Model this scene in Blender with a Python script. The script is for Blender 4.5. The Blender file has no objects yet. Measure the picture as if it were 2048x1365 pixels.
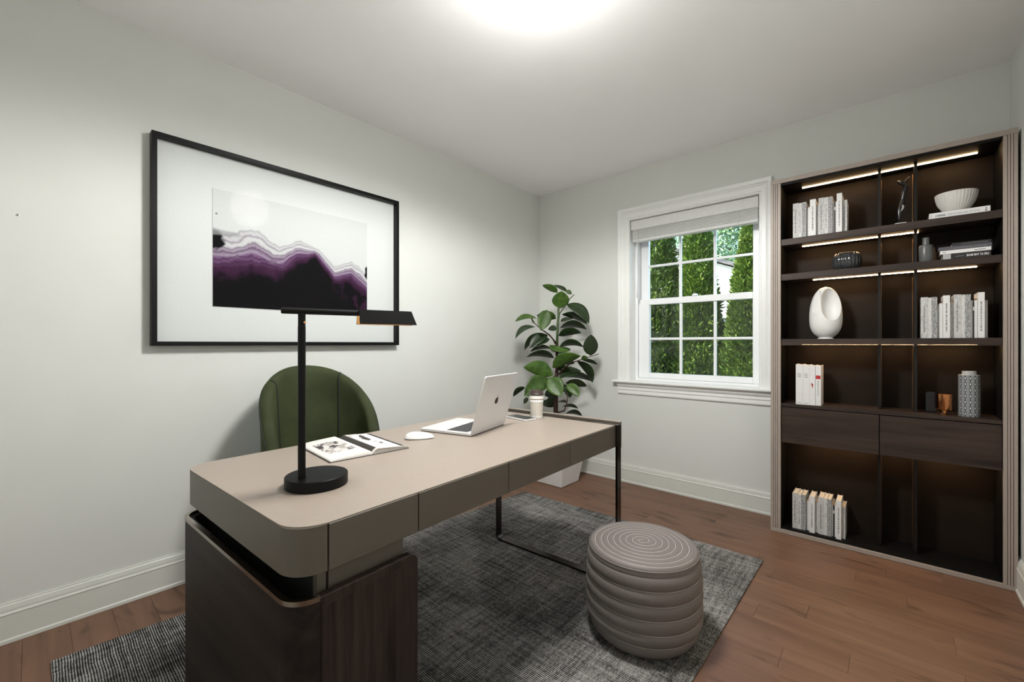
import bpy, bmesh, math, random
import numpy as np
from mathutils import Vector, Matrix

random.seed(7)
RNG = np.random.default_rng(11)
scene = bpy.context.scene
COL = scene.collection
R = math.radians

# ------------------------------------------------------------------ camera
YAW = R(41.47)
cam_d = bpy.data.cameras.new('camera')
cam = bpy.data.objects.new('camera', cam_d)
COL.objects.link(cam)
cam.location = (0, 0, 1.085)
cam.rotation_euler = (R(90), 0, YAW)
cam_d.sensor_width = 36
cam_d.lens = 851 / 2048 * 36
cam_d.shift_y = 5.5 / 2048
cam_d.clip_start = 0.02
scene.camera = cam

# ------------------------------------------------------------------ world, sun, exposure
world = bpy.data.worlds.new('world')
scene.world = world
world.use_nodes = True
wn = world.node_tree
wn.nodes.clear()
sky = wn.nodes.new('ShaderNodeTexSky')
sky.sky_type = 'NISHITA'
sky.sun_disc = False
sky.sun_elevation = R(47)
sky.sun_rotation = R(235)
sky.dust_density = 1.5
bg = wn.nodes.new('ShaderNodeBackground')
bg.inputs['Strength'].default_value = 0.85
wo = wn.nodes.new('ShaderNodeOutputWorld')
wn.links.new(sky.outputs[0], bg.inputs[0])
wn.links.new(bg.outputs[0], wo.inputs[0])

sun_d = bpy.data.lights.new('sun', 'SUN')
sun_d.energy = 14.0
sun_d.angle = R(0.6)
sun_d.color = (1.0, 0.95, 0.86)
sun = bpy.data.objects.new('sun', sun_d)
COL.objects.link(sun)
sun.rotation_euler = Vector((0.58, 0.40, -0.72)).to_track_quat('-Z', 'Y').to_euler()

scene.view_settings.view_transform = 'Standard'
scene.view_settings.look = 'None'
scene.view_settings.gamma = 1
scene.view_settings.use_curve_mapping = False
scene.view_settings.exposure = 0.20
scene.cycles.use_denoising = True
scene.cycles.max_bounces = 8
scene.cycles.diffuse_bounces = 5
scene.cycles.glossy_bounces = 3
scene.cycles.sample_clamp_indirect = 6

# ------------------------------------------------------------------ material helpers
MATS = {}
def new_mat(name):
    m = bpy.data.materials.new(name)
    m.use_nodes = True
    nt = m.node_tree
    b = nt.nodes['Principled BSDF']
    MATS[name] = m
    return m, nt, b
def N(nt, typ, **kw):
    n = nt.nodes.new(typ)
    for k, v in kw.items():
        if k.startswith('i_'):
            key = k[2:]
            n.inputs[int(key) if key.isdigit() else key.replace('_', ' ')].default_value = v
        else:
            setattr(n, k, v)
    return n
def ramp(nt, stops, fac=None):
    r = nt.nodes.new('ShaderNodeValToRGB')
    e = r.color_ramp.elements
    while len(e) < len(stops):
        e.new(0.5)
    for i, (p, c) in enumerate(stops):
        e[i].position = p
        e[i].color = (*c, 1) if len(c) == 3 else c
    if fac is not None:
        nt.links.new(fac, r.inputs[0])
    return r
def math_n(nt, op, a, b=None, c=None):
    n = nt.nodes.new('ShaderNodeMath')
    n.operation = op
    for i, v in enumerate((a, b, c)):
        if v is None:
            continue
        if isinstance(v, (int, float)):
            n.inputs[i].default_value = v
        else:
            nt.links.new(v, n.inputs[i])
    return n.outputs[0]
def mix_col(nt, fac, a, b, mode='MIX'):
    n = nt.nodes.new('ShaderNodeMix')
    n.data_type = 'RGBA'
    n.blend_type = mode
    for i, v in ((0, fac), (6, a), (7, b)):
        if isinstance(v, (int, float)):
            n.inputs[i].default_value = v
        elif isinstance(v, tuple):
            n.inputs[i].default_value = (*v, 1)
        else:
            nt.links.new(v, n.inputs[i])
    return n.outputs[2]
def plain(name, col, rough=0.5, metal=0.0, var=0.06, scale=25.0, bump=0.0, spec=0.5, sheen=0.0, coat=0.0, stretch=(1, 1, 1)):
    """a colour with fine procedural variation and optional relief"""
    m, nt, b = new_mat(name)
    tc = N(nt, 'ShaderNodeTexCoord')
    mp = N(nt, 'ShaderNodeMapping')
    mp.inputs['Scale'].default_value = stretch
    nt.links.new(tc.outputs['Object'], mp.inputs[0])
    nz = N(nt, 'ShaderNodeTexNoise', i_Scale=scale, i_Detail=4.0)
    nt.links.new(mp.outputs[0], nz.inputs['Vector'])
    lo = tuple(max(0, c * (1 - var)) for c in col)
    hi = tuple(min(1, c * (1 + var)) for c in col)
    r = ramp(nt, [(0.3, lo), (0.7, hi)], nz.outputs[0])
    nt.links.new(r.outputs[0], b.inputs['Base Color'])
    b.inputs['Roughness'].default_value = rough
    b.inputs['Metallic'].default_value = metal
    b.inputs['Specular IOR Level'].default_value = spec
    if sheen:
        b.inputs['Sheen Weight'].default_value = sheen
        b.inputs['Sheen Roughness'].default_value = 0.4
        b.inputs['Sheen Tint'].default_value = (min(1, col[0] * 4), min(1, col[1] * 4), min(1, col[2] * 4), 1)
    if coat:
        b.inputs['Coat Weight'].default_value = coat
        b.inputs['Coat Roughness'].default_value = 0.1
    if bump:
        bp = N(nt, 'ShaderNodeBump', i_Strength=bump, i_Distance=0.002)
        nt.links.new(nz.outputs[0], bp.inputs['Height'])
        nt.links.new(bp.outputs[0], b.inputs['Normal'])
    return m
def wood(name, dark, light, rough=0.45, axis='Z', scale=1.0, rnd=0.0, spec=0.25, stops=None, knots=False):
    """streaky grain running along one axis of the piece"""
    m, nt, b = new_mat(name)
    tc = N(nt, 'ShaderNodeTexCoord')
    mp = N(nt, 'ShaderNodeMapping')
    s = {'X': (1.2, 22, 22), 'Y': (22, 1.2, 22), 'Z': (22, 22, 1.2)}[axis]
    mp.inputs['Scale'].default_value = tuple(v * scale for v in s)
    oi = N(nt, 'ShaderNodeObjectInfo')
    off = N(nt, 'ShaderNodeVectorMath', operation='SCALE')
    cb = N(nt, 'ShaderNodeCombineXYZ')
    for i in range(3):
        nt.links.new(oi.outputs['Random'], cb.inputs[i])
    nt.links.new(cb.outputs[0], off.inputs[0])
    off.inputs['Scale'].default_value = 37.0
    ad = N(nt, 'ShaderNodeVectorMath', operation='ADD')
    nt.links.new(tc.outputs['Object'], ad.inputs[0])
    nt.links.new(off.outputs[0], ad.inputs[1])
    nt.links.new(ad.outputs[0], mp.inputs[0])
    nz = N(nt, 'ShaderNodeTexNoise', i_Scale=1.0, i_Detail=8.0, i_Roughness=0.65, i_Distortion=0.6)
    nt.links.new(mp.outputs[0], nz.inputs['Vector'])
    n2 = N(nt, 'ShaderNodeTexNoise', i_Scale=5.0, i_Detail=3.0)
    mp2 = N(nt, 'ShaderNodeMapping')
    mp2.inputs['Scale'].default_value = {'X': (.5, 2, 2), 'Y': (2, .5, 2), 'Z': (2, 2, .5)}[axis]
    nt.links.new(ad.outputs[0], mp2.inputs[0])
    nt.links.new(mp2.outputs[0], n2.inputs['Vector'])
    f = math_n(nt, 'ADD', math_n(nt, 'MULTIPLY', nz.outputs[0], 0.6), math_n(nt, 'MULTIPLY', n2.outputs[0], 0.4))
    r = ramp(nt, stops or [(0.33, dark), (0.66, light)], f)
    colr = r.outputs[0]
    if knots:
        n3 = N(nt, 'ShaderNodeTexNoise', i_Scale=1.0, i_Detail=2.0, i_Distortion=1.0)
        mp3 = N(nt, 'ShaderNodeMapping')
        mp3.inputs['Scale'].default_value = {'X': (3.5, 12, 12), 'Y': (12, 3.5, 12), 'Z': (12, 12, 3.5)}[axis]
        nt.links.new(ad.outputs[0], mp3.inputs[0])
        nt.links.new(mp3.outputs[0], n3.inputs['Vector'])
        kf = ramp(nt, [(0.59, (0, 0, 0)), (0.76, (1, 1, 1))], n3.outputs[0])
        colr = mix_col(nt, kf.outputs[0], colr, tuple(c * 0.45 for c in dark))
    if rnd:
        hv = N(nt, 'ShaderNodeHueSaturation')
        v = math_n(nt, 'ADD', math_n(nt, 'MULTIPLY', oi.outputs['Random'], rnd), 1 - rnd / 2)
        nt.links.new(v, hv.inputs['Value'])
        nt.links.new(colr, hv.inputs['Color'])
        colr = hv.outputs[0]
    nt.links.new(colr, b.inputs['Base Color'])
    b.inputs['Roughness'].default_value = rough
    b.inputs['Specular IOR Level'].default_value = spec
    bp = N(nt, 'ShaderNodeBump', i_Strength=0.15, i_Distance=0.001)
    nt.links.new(nz.outputs[0], bp.inputs['Height'])
    nt.links.new(bp.outputs[0], b.inputs['Normal'])
    return m
def emit(name, col, strength, base=(0.9, 0.9, 0.88)):
    m, nt, b = new_mat(name)
    tc = N(nt, 'ShaderNodeTexCoord')
    nz = N(nt, 'ShaderNodeTexNoise', i_Scale=8.0)
    nt.links.new(tc.outputs['Object'], nz.inputs['Vector'])
    r = ramp(nt, [(0.3, tuple(c * 0.97 for c in col)), (0.7, col)], nz.outputs[0])
    b.inputs['Base Color'].default_value = (*base, 1)
    nt.links.new(r.outputs[0], b.inputs['Emission Color'])
    b.inputs['Emission Strength'].default_value = strength
    return m
def pane_glass(name, ior=1.45, tint=(0.97, 0.985, 0.98), rough=0.0):
    m, nt, b = new_mat(name)
    nt.nodes.remove(b)
    out = nt.nodes['Material Output']
    tr = N(nt, 'ShaderNodeBsdfTransparent')
    tr.inputs[0].default_value = (*tint, 1)
    gl = N(nt, 'ShaderNodeBsdfGlossy')
    gl.inputs['Roughness'].default_value = rough
    fr = N(nt, 'ShaderNodeFresnel', i_IOR=ior)
    mx = N(nt, 'ShaderNodeMixShader')
    nt.links.new(fr.outputs[0], mx.inputs[0])
    nt.links.new(tr.outputs[0], mx.inputs[1])
    nt.links.new(gl.outputs[0], mx.inputs[2])
    nt.links.new(mx.outputs[0], out.inputs[0])
    return m
def vcol(name, rough=0.6, spec=0.3, coat=0.0):
    """printed pattern held as a colour attribute on the mesh, with a little paper grain"""
    m, nt, b = new_mat(name)
    at = N(nt, 'ShaderNodeVertexColor')
    at.layer_name = 'print'
    tc = N(nt, 'ShaderNodeTexCoord')
    nz = N(nt, 'ShaderNodeTexNoise', i_Scale=180.0, i_Detail=2.0)
    nt.links.new(tc.outputs['Object'], nz.inputs['Vector'])
    r = ramp(nt, [(0.3, (0.96, 0.96, 0.96)), (0.7, (1, 1, 1))], nz.outputs[0])
    c = mix_col(nt, 1.0, at.outputs[0], r.outputs[0], 'MULTIPLY')
    nt.links.new(c, b.inputs['Base Color'])
    b.inputs['Roughness'].default_value = rough
    b.inputs['Specular IOR Level'].default_value = spec
    b.inputs['Coat Weight'].default_value = coat
    return m

# ------------------------------------------------------------------ geometry helpers
class G:
    def __init__(self):
        self.v, self.f = [], []
    def add(self, vs, fs):
        o = len(self.v)
        self.v += [tuple(p) for p in vs]
        self.f += [tuple(i + o for i in q) for q in fs]
        return self
    def box(self, x0, x1, y0, y1, z0, z1):
        vs = [(x, y, z) for z in (z0, z1) for y in (y0, y1) for x in (x0, x1)]
        return self.add(vs, [(0, 2, 3, 1), (4, 5, 7, 6), (0, 1, 5, 4), (2, 6, 7, 3), (0, 4, 6, 2), (1, 3, 7, 5)])
    def prism(self, poly, z0, z1):
        n = len(poly)
        vs = [(x, y, z0) for x, y in poly] + [(x, y, z1) for x, y in poly]
        return self.add(vs, [tuple(range(n - 1, -1, -1)), tuple(range(n, 2 * n))] + [(i, (i + 1) % n, n + (i + 1) % n, n + i) for i in range(n)])
    def ring(self, outer, inner, z0, z1):
        n = len(outer)
        vs = [(*p, z0) for p in outer] + [(*p, z1) for p in outer] + [(*p, z0) for p in inner] + [(*p, z1) for p in inner]
        fs = []
        for i in range(n):
            j = (i + 1) % n
            fs += [(i, j, n + j, n + i), (2 * n + j, 2 * n + i, 3 * n + i, 3 * n + j), (n + i, n + j, 3 * n + j, 3 * n + i), (j, i, 2 * n + i, 2 * n + j)]
        return self.add(vs, fs)
    def lathe(self, prof, n=48, c=(0, 0), rmod=None, cap=True):
        vs, fs = [], []
        for k, (r, z) in enumerate(prof):
            for i in range(n):
                a = 2 * math.pi * i / n
                rr = r * (rmod(a, z, k) if rmod else 1)
                vs.append((c[0] + rr * math.cos(a), c[1] + rr * math.sin(a), z))
        for k in range(len(prof) - 1):
            for i in range(n):
                j = (i + 1) % n
                fs.append((k * n + i, k * n + j, (k + 1) * n + j, (k + 1) * n + i))
        if cap:
            fs.append(tuple(range(n - 1, -1, -1)))
            fs.append(tuple(range((len(prof) - 1) * n, len(prof) * n)))
        return self.add(vs, fs)
    def tube(self, pts, rad, n=10, cap=True, flat=None):
        pts = [Vector(p) for p in pts]
        rad = rad if isinstance(rad, (list, tuple)) else [rad] * len(pts)
        up = None
        vs, fs = [], []
        for k, p in enumerate(pts):
            t = (pts[min(k + 1, len(pts) - 1)] - pts[max(k - 1, 0)]).normalized()
            if up is None:
                up = Vector((0, 0, 1)) if abs(t.z) < 0.9 else Vector((1, 0, 0))
            a = (up - t * up.dot(t)).normalized()
            b = t.cross(a)
            up = a
            for i in range(n):
                an = 2 * math.pi * i / n
                vs.append(p + (a * math.cos(an) + b * math.sin(an)) * rad[k])
        for k in range(len(pts) - 1):
            for i in range(n):
                j = (i + 1) % n
                fs.append((k * n + i, k * n + j, (k + 1) * n + j, (k + 1) * n + i))
        if cap:
            fs += [tuple(range(n - 1, -1, -1)), tuple(range((len(pts) - 1) * n, len(pts) * n))]
        return self.add(vs, fs)
    def grid(self, fn, nu, nv, cu=False, cv=False):
        vs = [fn(i / (nu if cu else nu - 1), j / (nv if cv else nv - 1)) for j in range(nv) for i in range(nu)]
        fs = []
        for j in range(nv if cv else nv - 1):
            for i in range(nu if cu else nu - 1):
                i2, j2 = (i + 1) % nu, (j + 1) % nv
                fs.append((j * nu + i, j * nu + i2, j2 * nu + i2, j2 * nu + i))
        return self.add(vs, fs)
    def mesh(self, name, smooth=False):
        me = bpy.data.meshes.new(name)
        me.from_pydata(self.v, [], self.f)
        if smooth:
            me.polygons.foreach_set('use_smooth', [True] * len(me.polygons))
        me.update()
        return me
    def obj(self, name, mat, parent=None, smooth=False, bevel=0.0, seg=2, loc=(0, 0, 0), rot=(0, 0, 0), fix=False, auto=None):
        me = self.mesh(name, smooth)
        if fix:
            bm = bmesh.new(); bm.from_mesh(me)
            bmesh.ops.recalc_face_normals(bm, faces=bm.faces)
            bm.to_mesh(me); bm.free()
        if auto is not None:
            me.polygons.foreach_set('use_smooth', [True] * len(me.polygons))
            me.set_sharp_from_angle(angle=R(auto))
        return link(name, me, mat, parent, bevel, seg, loc, rot)
def link(name, me, mat, parent=None, bevel=0.0, seg=2, loc=(0, 0, 0), rot=(0, 0, 0)):
    o = bpy.data.objects.new(name, me)
    if mat is not None:
        me.materials.clear()
        me.materials.append(MATS[mat] if isinstance(mat, str) else mat)
    COL.objects.link(o)
    o.parent = parent
    o.location = loc
    o.rotation_euler = rot
    if bevel:
        md = o.modifiers.new('bevel', 'BEVEL')
        md.width = bevel
        md.segments = seg
        md.limit_method = 'ANGLE'
        md.angle_limit = R(40)
    return o
def box(name, mat, x0, x1, y0, y1, z0, z1, parent=None, bevel=0.0, seg=2, **kw):
    return G().box(x0, x1, y0, y1, z0, z1).obj(name, mat, parent, bevel=bevel, seg=seg, **kw)
def empty(name, loc=(0, 0, 0), rz=0.0, parent=None):
    o = bpy.data.objects.new(name, None)
    COL.objects.link(o)
    o.location = loc
    o.rotation_euler = (0, 0, rz)
    o.parent = parent
    o.empty_display_size = 0.05
    return o
def tag(o, label, cat, group=None, kind=None):
    o['label'] = label
    o['category'] = cat
    if group:
        o['group'] = group
    if kind:
        o['kind'] = kind
    return o
def struct(o, label=None, cat=None):
    o['kind'] = 'structure'
    if label:
        o['label'] = label
    if cat:
        o['category'] = cat
    return o
def rrect(x0, x1, y0, y1, rs, n=8):
    """rounded rectangle, radii for corners (x1,y1) (x0,y1) (x0,y0) (x1,y0)"""
    out = []
    for (cx, cy, a0), r in zip(((x1, y1, 0), (x0, y1, 90), (x0, y0, 180), (x1, y0, 270)), rs):
        sx, sy = (1 if cx == x1 else -1), (1 if cy == y1 else -1)
        if r <= 0:
            out.append((cx, cy)); continue
        for k in range(n + 1):
            a = R(a0 + 90 * k / n)
            out.append((cx - sx * r + r * math.cos(a), cy - sy * r + r * math.sin(a)))
    return out
def text_mesh(s, size, name='lettering', extrude=0.0002, align='LEFT', bold=0.0, space=1.0):
    cu = bpy.data.curves.new(name, 'FONT')
    cu.body = s; cu.size = size; cu.extrude = extrude; cu.align_x = align; cu.offset = bold; cu.space_character = space
    cu.resolution_u = 3
    o = bpy.data.objects.new(name, cu)
    COL.objects.link(o)
    bpy.context.view_layer.update()
    me = bpy.data.meshes.new_from_object(o.evaluated_get(bpy.context.evaluated_depsgraph_get()))
    bpy.data.objects.remove(o)
    bpy.data.curves.remove(cu)
    me.name = name
    return me
def noise2(x, y, seed=0):
    """smooth value noise in numpy, about 0..1"""
    g = np.random.default_rng(seed).random((64, 64))
    xi, yi = np.floor(x).astype(int), np.floor(y).astype(int)
    fx, fy = x - xi, y - yi
    fx, fy = fx * fx * (3 - 2 * fx), fy * fy * (3 - 2 * fy)
    a = g[xi % 64, yi % 64]; b = g[(xi + 1) % 64, yi % 64]; c = g[xi % 64, (yi + 1) % 64]; d = g[(xi + 1) % 64, (yi + 1) % 64]
    return (a * (1 - fx) + b * fx) * (1 - fy) + (c * (1 - fx) + d * fx) * fy
def fbm(x, y, seed=0, oct=4):
    s, a, t = 0, 1, 0
    for k in range(oct):
        s = s + a * noise2(x * 2 ** k, y * 2 ** k, seed + k); t += a; a *= 0.5
    return s / t
def paint(me, cols):
    at = me.color_attributes.new('print', 'FLOAT_COLOR', 'POINT')
    c = np.ones((len(me.vertices), 4), np.float32)
    c[:, :3] = cols
    at.data.foreach_set('color', c.ravel())
CS, SN = math.cos(YAW), math.sin(YAW)
def cam_point(px, py, depth):
    """the world point at this distance in front of the camera seen at a pixel (used to take sizes off the photo)"""
    l = (px - 1024) / 851 * depth
    return Vector((-SN * depth + CS * l, CS * depth + SN * l, 1.085 + (688 - py) / 851 * depth))

# ------------------------------------------------------------------ materials
plain('wall_paint', (0.665, 0.678, 0.648), 0.75, var=0.012, scale=6, bump=0.05)
plain('ceiling_paint', (0.95, 0.95, 0.95), 0.85, var=0.01, scale=5, bump=0.05)
plain('baseboard_paint', (0.66, 0.675, 0.63), 0.4, var=0.015, scale=12)
plain('trim_paint', (0.84, 0.85, 0.83), 0.35, var=0.015, scale=12)
plain('sash_vinyl', (0.86, 0.88, 0.89), 0.3, var=0.01, scale=12)
plain('blind_slat_white', (0.88, 0.88, 0.87), 0.45, var=0.03, scale=30)
wood('floor_oak', (0.125, 0.066, 0.041), (0.205, 0.112, 0.070), 0.40, 'X', 1.0, rnd=0.13, knots=True)
plain('subfloor', (0.035, 0.018, 0.011), 0.8)
plain('desk_taupe_lit', (0.325, 0.272, 0.228), 0.42, var=0.02, scale=60, bump=0.02)  # lighter copy of the desk's taupe, light from above put into the colour
plain('desk_taupe_shaded', (0.112, 0.096, 0.076), 0.38, var=0.02, scale=40)  # darker copy of the same taupe, shade on the upright faces put into it
wood('smoked_oak', (0.007, 0.005, 0.0042), (0.056, 0.041, 0.035), 0.5, 'Z', 2.2, spec=0.14)
wood('smoked_oak_side', (0.006, 0.0045, 0.004), (0.046, 0.035, 0.030), 0.5, 'X', 0.9, spec=0.14)
wood('smoked_oak_flat', (0.012, 0.008, 0.0065), (0.060, 0.039, 0.030), 0.5, 'X', 1.2)
plain('bronze_metal', (0.30, 0.26, 0.22), 0.22, 1.0, var=0.04)
plain('gunmetal', (0.10, 0.088, 0.078), 0.16, 1.0, var=0.04)
plain('black_inner', (0.006, 0.006, 0.006), 0.6)
plain('lamp_black', (0.006, 0.006, 0.006), 0.45, var=0.05, spec=0.16)
plain('frame_black', (0.005, 0.005, 0.005), 0.4, var=0.05, spec=0.16)
plain('mat_board', (0.66, 0.65, 0.65), 0.8, var=0.01, scale=80)
vcol('art_print', 0.8, 0.08)
vcol('page_print', 0.6)
vcol('chain_print', 0.35, 0.5, 0.2)
pane_glass('picture_glass', 1.04)
pane_glass('window_glass', 1.35)
plain('velvet_green', (0.036, 0.046, 0.019), 0.75, var=0.22, scale=9, sheen=0.45, spec=0.2, bump=0.05)
plain('velvet_piping', (0.010, 0.014, 0.007), 0.7, var=0.1)
plain('pouf_leather', (0.165, 0.143, 0.130), 0.55, var=0.05, scale=140, bump=0.15)
plain('pouf_thread', (0.55, 0.51, 0.47), 0.7)
plain('silver_body', (0.74, 0.74, 0.74), 0.35, 0.25, var=0.01)
plain('key_dark', (0.05, 0.05, 0.052), 0.5)
plain('white_gloss', (0.82, 0.82, 0.81), 0.25, var=0.01)
plain('phone_glass', (0.03, 0.03, 0.033), 0.08, var=0.02)
plain('cup_cream', (0.62, 0.58, 0.51), 0.55, var=0.02)
plain('cup_white', (0.82, 0.82, 0.80), 0.5, var=0.01)
plain('cup_lid', (0.05, 0.035, 0.03), 0.4)
plain('pot_white', (0.74, 0.73, 0.72), 0.5, var=0.03, scale=8)
plain('soil', (0.03, 0.02, 0.014), 0.95, var=0.4, scale=60, bump=0.5)
plain('bark', (0.055, 0.022, 0.018), 0.7, var=0.3, scale=40, bump=0.2)
plain('green_stem', (0.06, 0.10, 0.035), 0.5, var=0.2)
plain('case_beige', (0.34, 0.285, 0.245), 0.5, var=0.04, scale=6, stretch=(8, 8, 0.6))
plain('case_dark', (0.006, 0.0055, 0.005), 0.5, var=0.12, spec=0.15)
plain('case_back', (0.014, 0.0095, 0.0065), 0.55, var=0.15, scale=9, spec=0.12)
plain('divider_metal', (0.018, 0.016, 0.015), 0.3, 0.6)
plain('divider_gold', (0.30, 0.16, 0.06), 0.35, 0.9)
plain('ceramic_white', (0.74, 0.735, 0.72), 0.55, var=0.015)
plain('ceramic_bowl', (0.60, 0.585, 0.555), 0.6, var=0.03)
plain('black_gloss', (0.006, 0.006, 0.007), 0.15)
plain('smoked_glass', (0.030, 0.032, 0.034), 0.07, var=0.25, scale=40)
plain('grey_ceramic', (0.085, 0.088, 0.088), 0.35, var=0.08)
plain('gold_lining', (0.62, 0.42, 0.20), 0.5, 0.2)
plain('copper', (0.62, 0.27, 0.11), 0.2, 1.0, var=0.05)
plain('tan_wood', (0.36, 0.22, 0.12), 0.5)
plain('ink_black', (0.012, 0.012, 0.012), 0.6)
plain('ink_red', (0.42, 0.02, 0.02), 0.5)
plain('ink_grey', (0.22, 0.22, 0.23), 0.6)
plain('ink_white', (0.78, 0.78, 0.78), 0.6)
plain('paper_cream', (0.72, 0.63, 0.50), 0.8, var=0.08, scale=300, stretch=(8, 0.2, 0.2))
plain('book_white', (0.70, 0.695, 0.685), 0.5, var=0.03)
plain('book_grey', (0.40, 0.40, 0.395), 0.5, var=0.05)
plain('book_black', (0.012, 0.012, 0.013), 0.45)
plain('book_slate', (0.075, 0.073, 0.085), 0.45)
plain('plastic_clear', (0.75, 0.76, 0.76), 0.3)
emit('led_warm', (1.0, 0.64, 0.32), 40.0)
emit('lamp_led', (1.0, 0.68, 0.34), 9.0)
emit('dome_glass', (1.0, 0.985, 0.96), 9.0)
def printed(name, base, ink, scale, thr, stretch):
    m, nt, b = new_mat(name)
    tc = N(nt, 'ShaderNodeTexCoord'); mp = N(nt, 'ShaderNodeMapping')
    mp.inputs['Scale'].default_value = stretch
    oi = N(nt, 'ShaderNodeObjectInfo')
    ad = N(nt, 'ShaderNodeVectorMath', operation='ADD')
    nt.links.new(tc.outputs['Object'], ad.inputs[0])
    nt.links.new(oi.outputs['Random'], ad.inputs[1])
    nt.links.new(ad.outputs[0], mp.inputs[0])
    nz = N(nt, 'ShaderNodeTexNoise', i_Scale=scale, i_Detail=3.0, i_Roughness=0.7)
    nt.links.new(mp.outputs[0], nz.inputs['Vector'])
    r = ramp(nt, [(thr, base), (thr + 0.09, ink)], nz.outputs[0])
    nt.links.new(r.outputs[0], b.inputs['Base Color'])
    b.inputs['Roughness'].default_value = 0.55
printed('spine_print', (0.54, 0.535, 0.525), (0.36, 0.36, 0.36), 260, 0.50, (1, 1, 0.3))
printed('spine_pale', (0.60, 0.595, 0.58), (0.44, 0.44, 0.44), 220, 0.52, (1, 1, 0.25))
printed('spine_dotted', (0.44, 0.44, 0.43), (0.14, 0.14, 0.145), 320, 0.47, (1, 1, 0.5))
def leaf_material(name, c0, c1, rough=0.32, vein=True, trans=0.0):
    m, nt, b = new_mat(name)
    tc = N(nt, 'ShaderNodeTexCoord')
    nz = N(nt, 'ShaderNodeTexNoise', i_Scale=26.0, i_Detail=6.0, i_Roughness=0.7)
    oi = N(nt, 'ShaderNodeObjectInfo')
    ad = N(nt, 'ShaderNodeVectorMath', operation='ADD')
    nt.links.new(tc.outputs['Object'], ad.inputs[0]); nt.links.new(oi.outputs['Random'], ad.inputs[1])
    nt.links.new(ad.outputs[0], nz.inputs['Vector'])
    r = ramp(nt, [(0.32, c0), (0.68, c1)], nz.outputs[0])
    hv = N(nt, 'ShaderNodeHueSaturation')
    nt.links.new(r.outputs[0], hv.inputs['Color'])
    nt.links.new(math_n(nt, 'ADD', math_n(nt, 'MULTIPLY', oi.outputs['Random'], 0.5), 0.75), hv.inputs['Value'])
    nt.links.new(hv.outputs[0], b.inputs['Base Color'])
    b.inputs['Roughness'].default_value = rough
    return m
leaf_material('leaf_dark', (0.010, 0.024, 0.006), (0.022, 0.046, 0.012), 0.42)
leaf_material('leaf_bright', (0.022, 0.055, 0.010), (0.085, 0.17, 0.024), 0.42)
leaf_material('cedar_foliage', (0.025, 0.085, 0.012), (0.22, 0.31, 0.03), 0.6)
leaf_material('maple_foliage', (0.10, 0.20, 0.09), (0.24, 0.36, 0.18), 0.6)
plain('lawn', (0.05, 0.10, 0.02), 0.9, var=0.4, scale=6)
plain('siding_white', (0.68, 0.66, 0.65), 0.7, var=0.03, stretch=(0.2, 0.2, 8))
plain('roof_shingle', (0.12, 0.115, 0.115), 0.9, var=0.2)
plain('far_window_glass', (0.10, 0.14, 0.16), 0.1)
plain('shade_block_grey', (0.5, 0.48, 0.45), 0.8)
_m = MATS['blind_slat_white']; _nt = _m.node_tree; _b = _nt.nodes['Principled BSDF']
_t = N(_nt, 'ShaderNodeBsdfTranslucent'); _t.inputs[0].default_value = (0.9, 0.9, 0.88, 1)
_x = N(_nt, 'ShaderNodeMixShader'); _x.inputs[0].default_value = 0.25
_nt.links.new(_b.outputs[0], _x.inputs[1]); _nt.links.new(_t.outputs[0], _x.inputs[2])
_nt.links.new(_x.outputs[0], _nt.nodes['Material Output'].inputs[0])
# rug: thin woven stripes broken up by worn patches
m, nt, b = new_mat('rug_weave')
tc = N(nt, 'ShaderNodeTexCoord')
sp = N(nt, 'ShaderNodeSeparateXYZ'); nt.links.new(tc.outputs['Object'], sp.inputs[0])
nzw = N(nt, 'ShaderNodeTexNoise', i_Scale=9.0, i_Detail=3.0); nt.links.new(tc.outputs['Object'], nzw.inputs['Vector'])
ph = math_n(nt, 'ADD', math_n(nt, 'MULTIPLY', sp.outputs[1], 2 * math.pi / 0.0068), math_n(nt, 'MULTIPLY', nzw.outputs[0], 7.0))
st = math_n(nt, 'ADD', math_n(nt, 'MULTIPLY', math_n(nt, 'SINE', ph), 0.5), 0.5)
mpf = N(nt, 'ShaderNodeMapping'); mpf.inputs['Scale'].default_value = (260, 60, 1)
nt.links.new(tc.outputs['Object'], mpf.inputs[0])
nf = N(nt, 'ShaderNodeTexNoise', i_Scale=1.0, i_Detail=4.0, i_Roughness=0.7); nt.links.new(mpf.outputs[0], nf.inputs['Vector'])
mpx = N(nt, 'ShaderNodeMapping'); mpx.inputs['Scale'].default_value = (60, 5, 1)
nt.links.new(tc.outputs['Object'], mpx.inputs[0])
nx = N(nt, 'ShaderNodeTexNoise', i_Scale=1.0, i_Detail=5.0, i_Roughness=0.7); nt.links.new(mpx.outputs[0], nx.inputs['Vector'])
mpy = N(nt, 'ShaderNodeMapping'); mpy.inputs['Scale'].default_value = (4, 70, 1)
nt.links.new(tc.outputs['Object'], mpy.inputs[0])
ny = N(nt, 'ShaderNodeTexNoise', i_Scale=1.0, i_Detail=5.0, i_Roughness=0.7); nt.links.new(mpy.outputs[0], ny.inputs['Vector'])
npatch = N(nt, 'ShaderNodeTexNoise', i_Scale=2.6, i_Detail=5.0, i_Roughness=0.65); nt.links.new(tc.outputs['Object'], npatch.inputs['Vector'])
v = math_n(nt, 'ADD', math_n(nt, 'MULTIPLY', math_n(nt, 'SUBTRACT', st, 0.5), 0.50), 0.5)
v = math_n(nt, 'ADD', v, math_n(nt, 'MULTIPLY', math_n(nt, 'SUBTRACT', nf.outputs[0], 0.5), 1.1))
v = math_n(nt, 'ADD', v, math_n(nt, 'MULTIPLY', math_n(nt, 'SUBTRACT', nx.outputs[0], 0.5), 0.75))
v = math_n(nt, 'ADD', v, math_n(nt, 'MULTIPLY', math_n(nt, 'SUBTRACT', ny.outputs[0], 0.5), 0.75))
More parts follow.
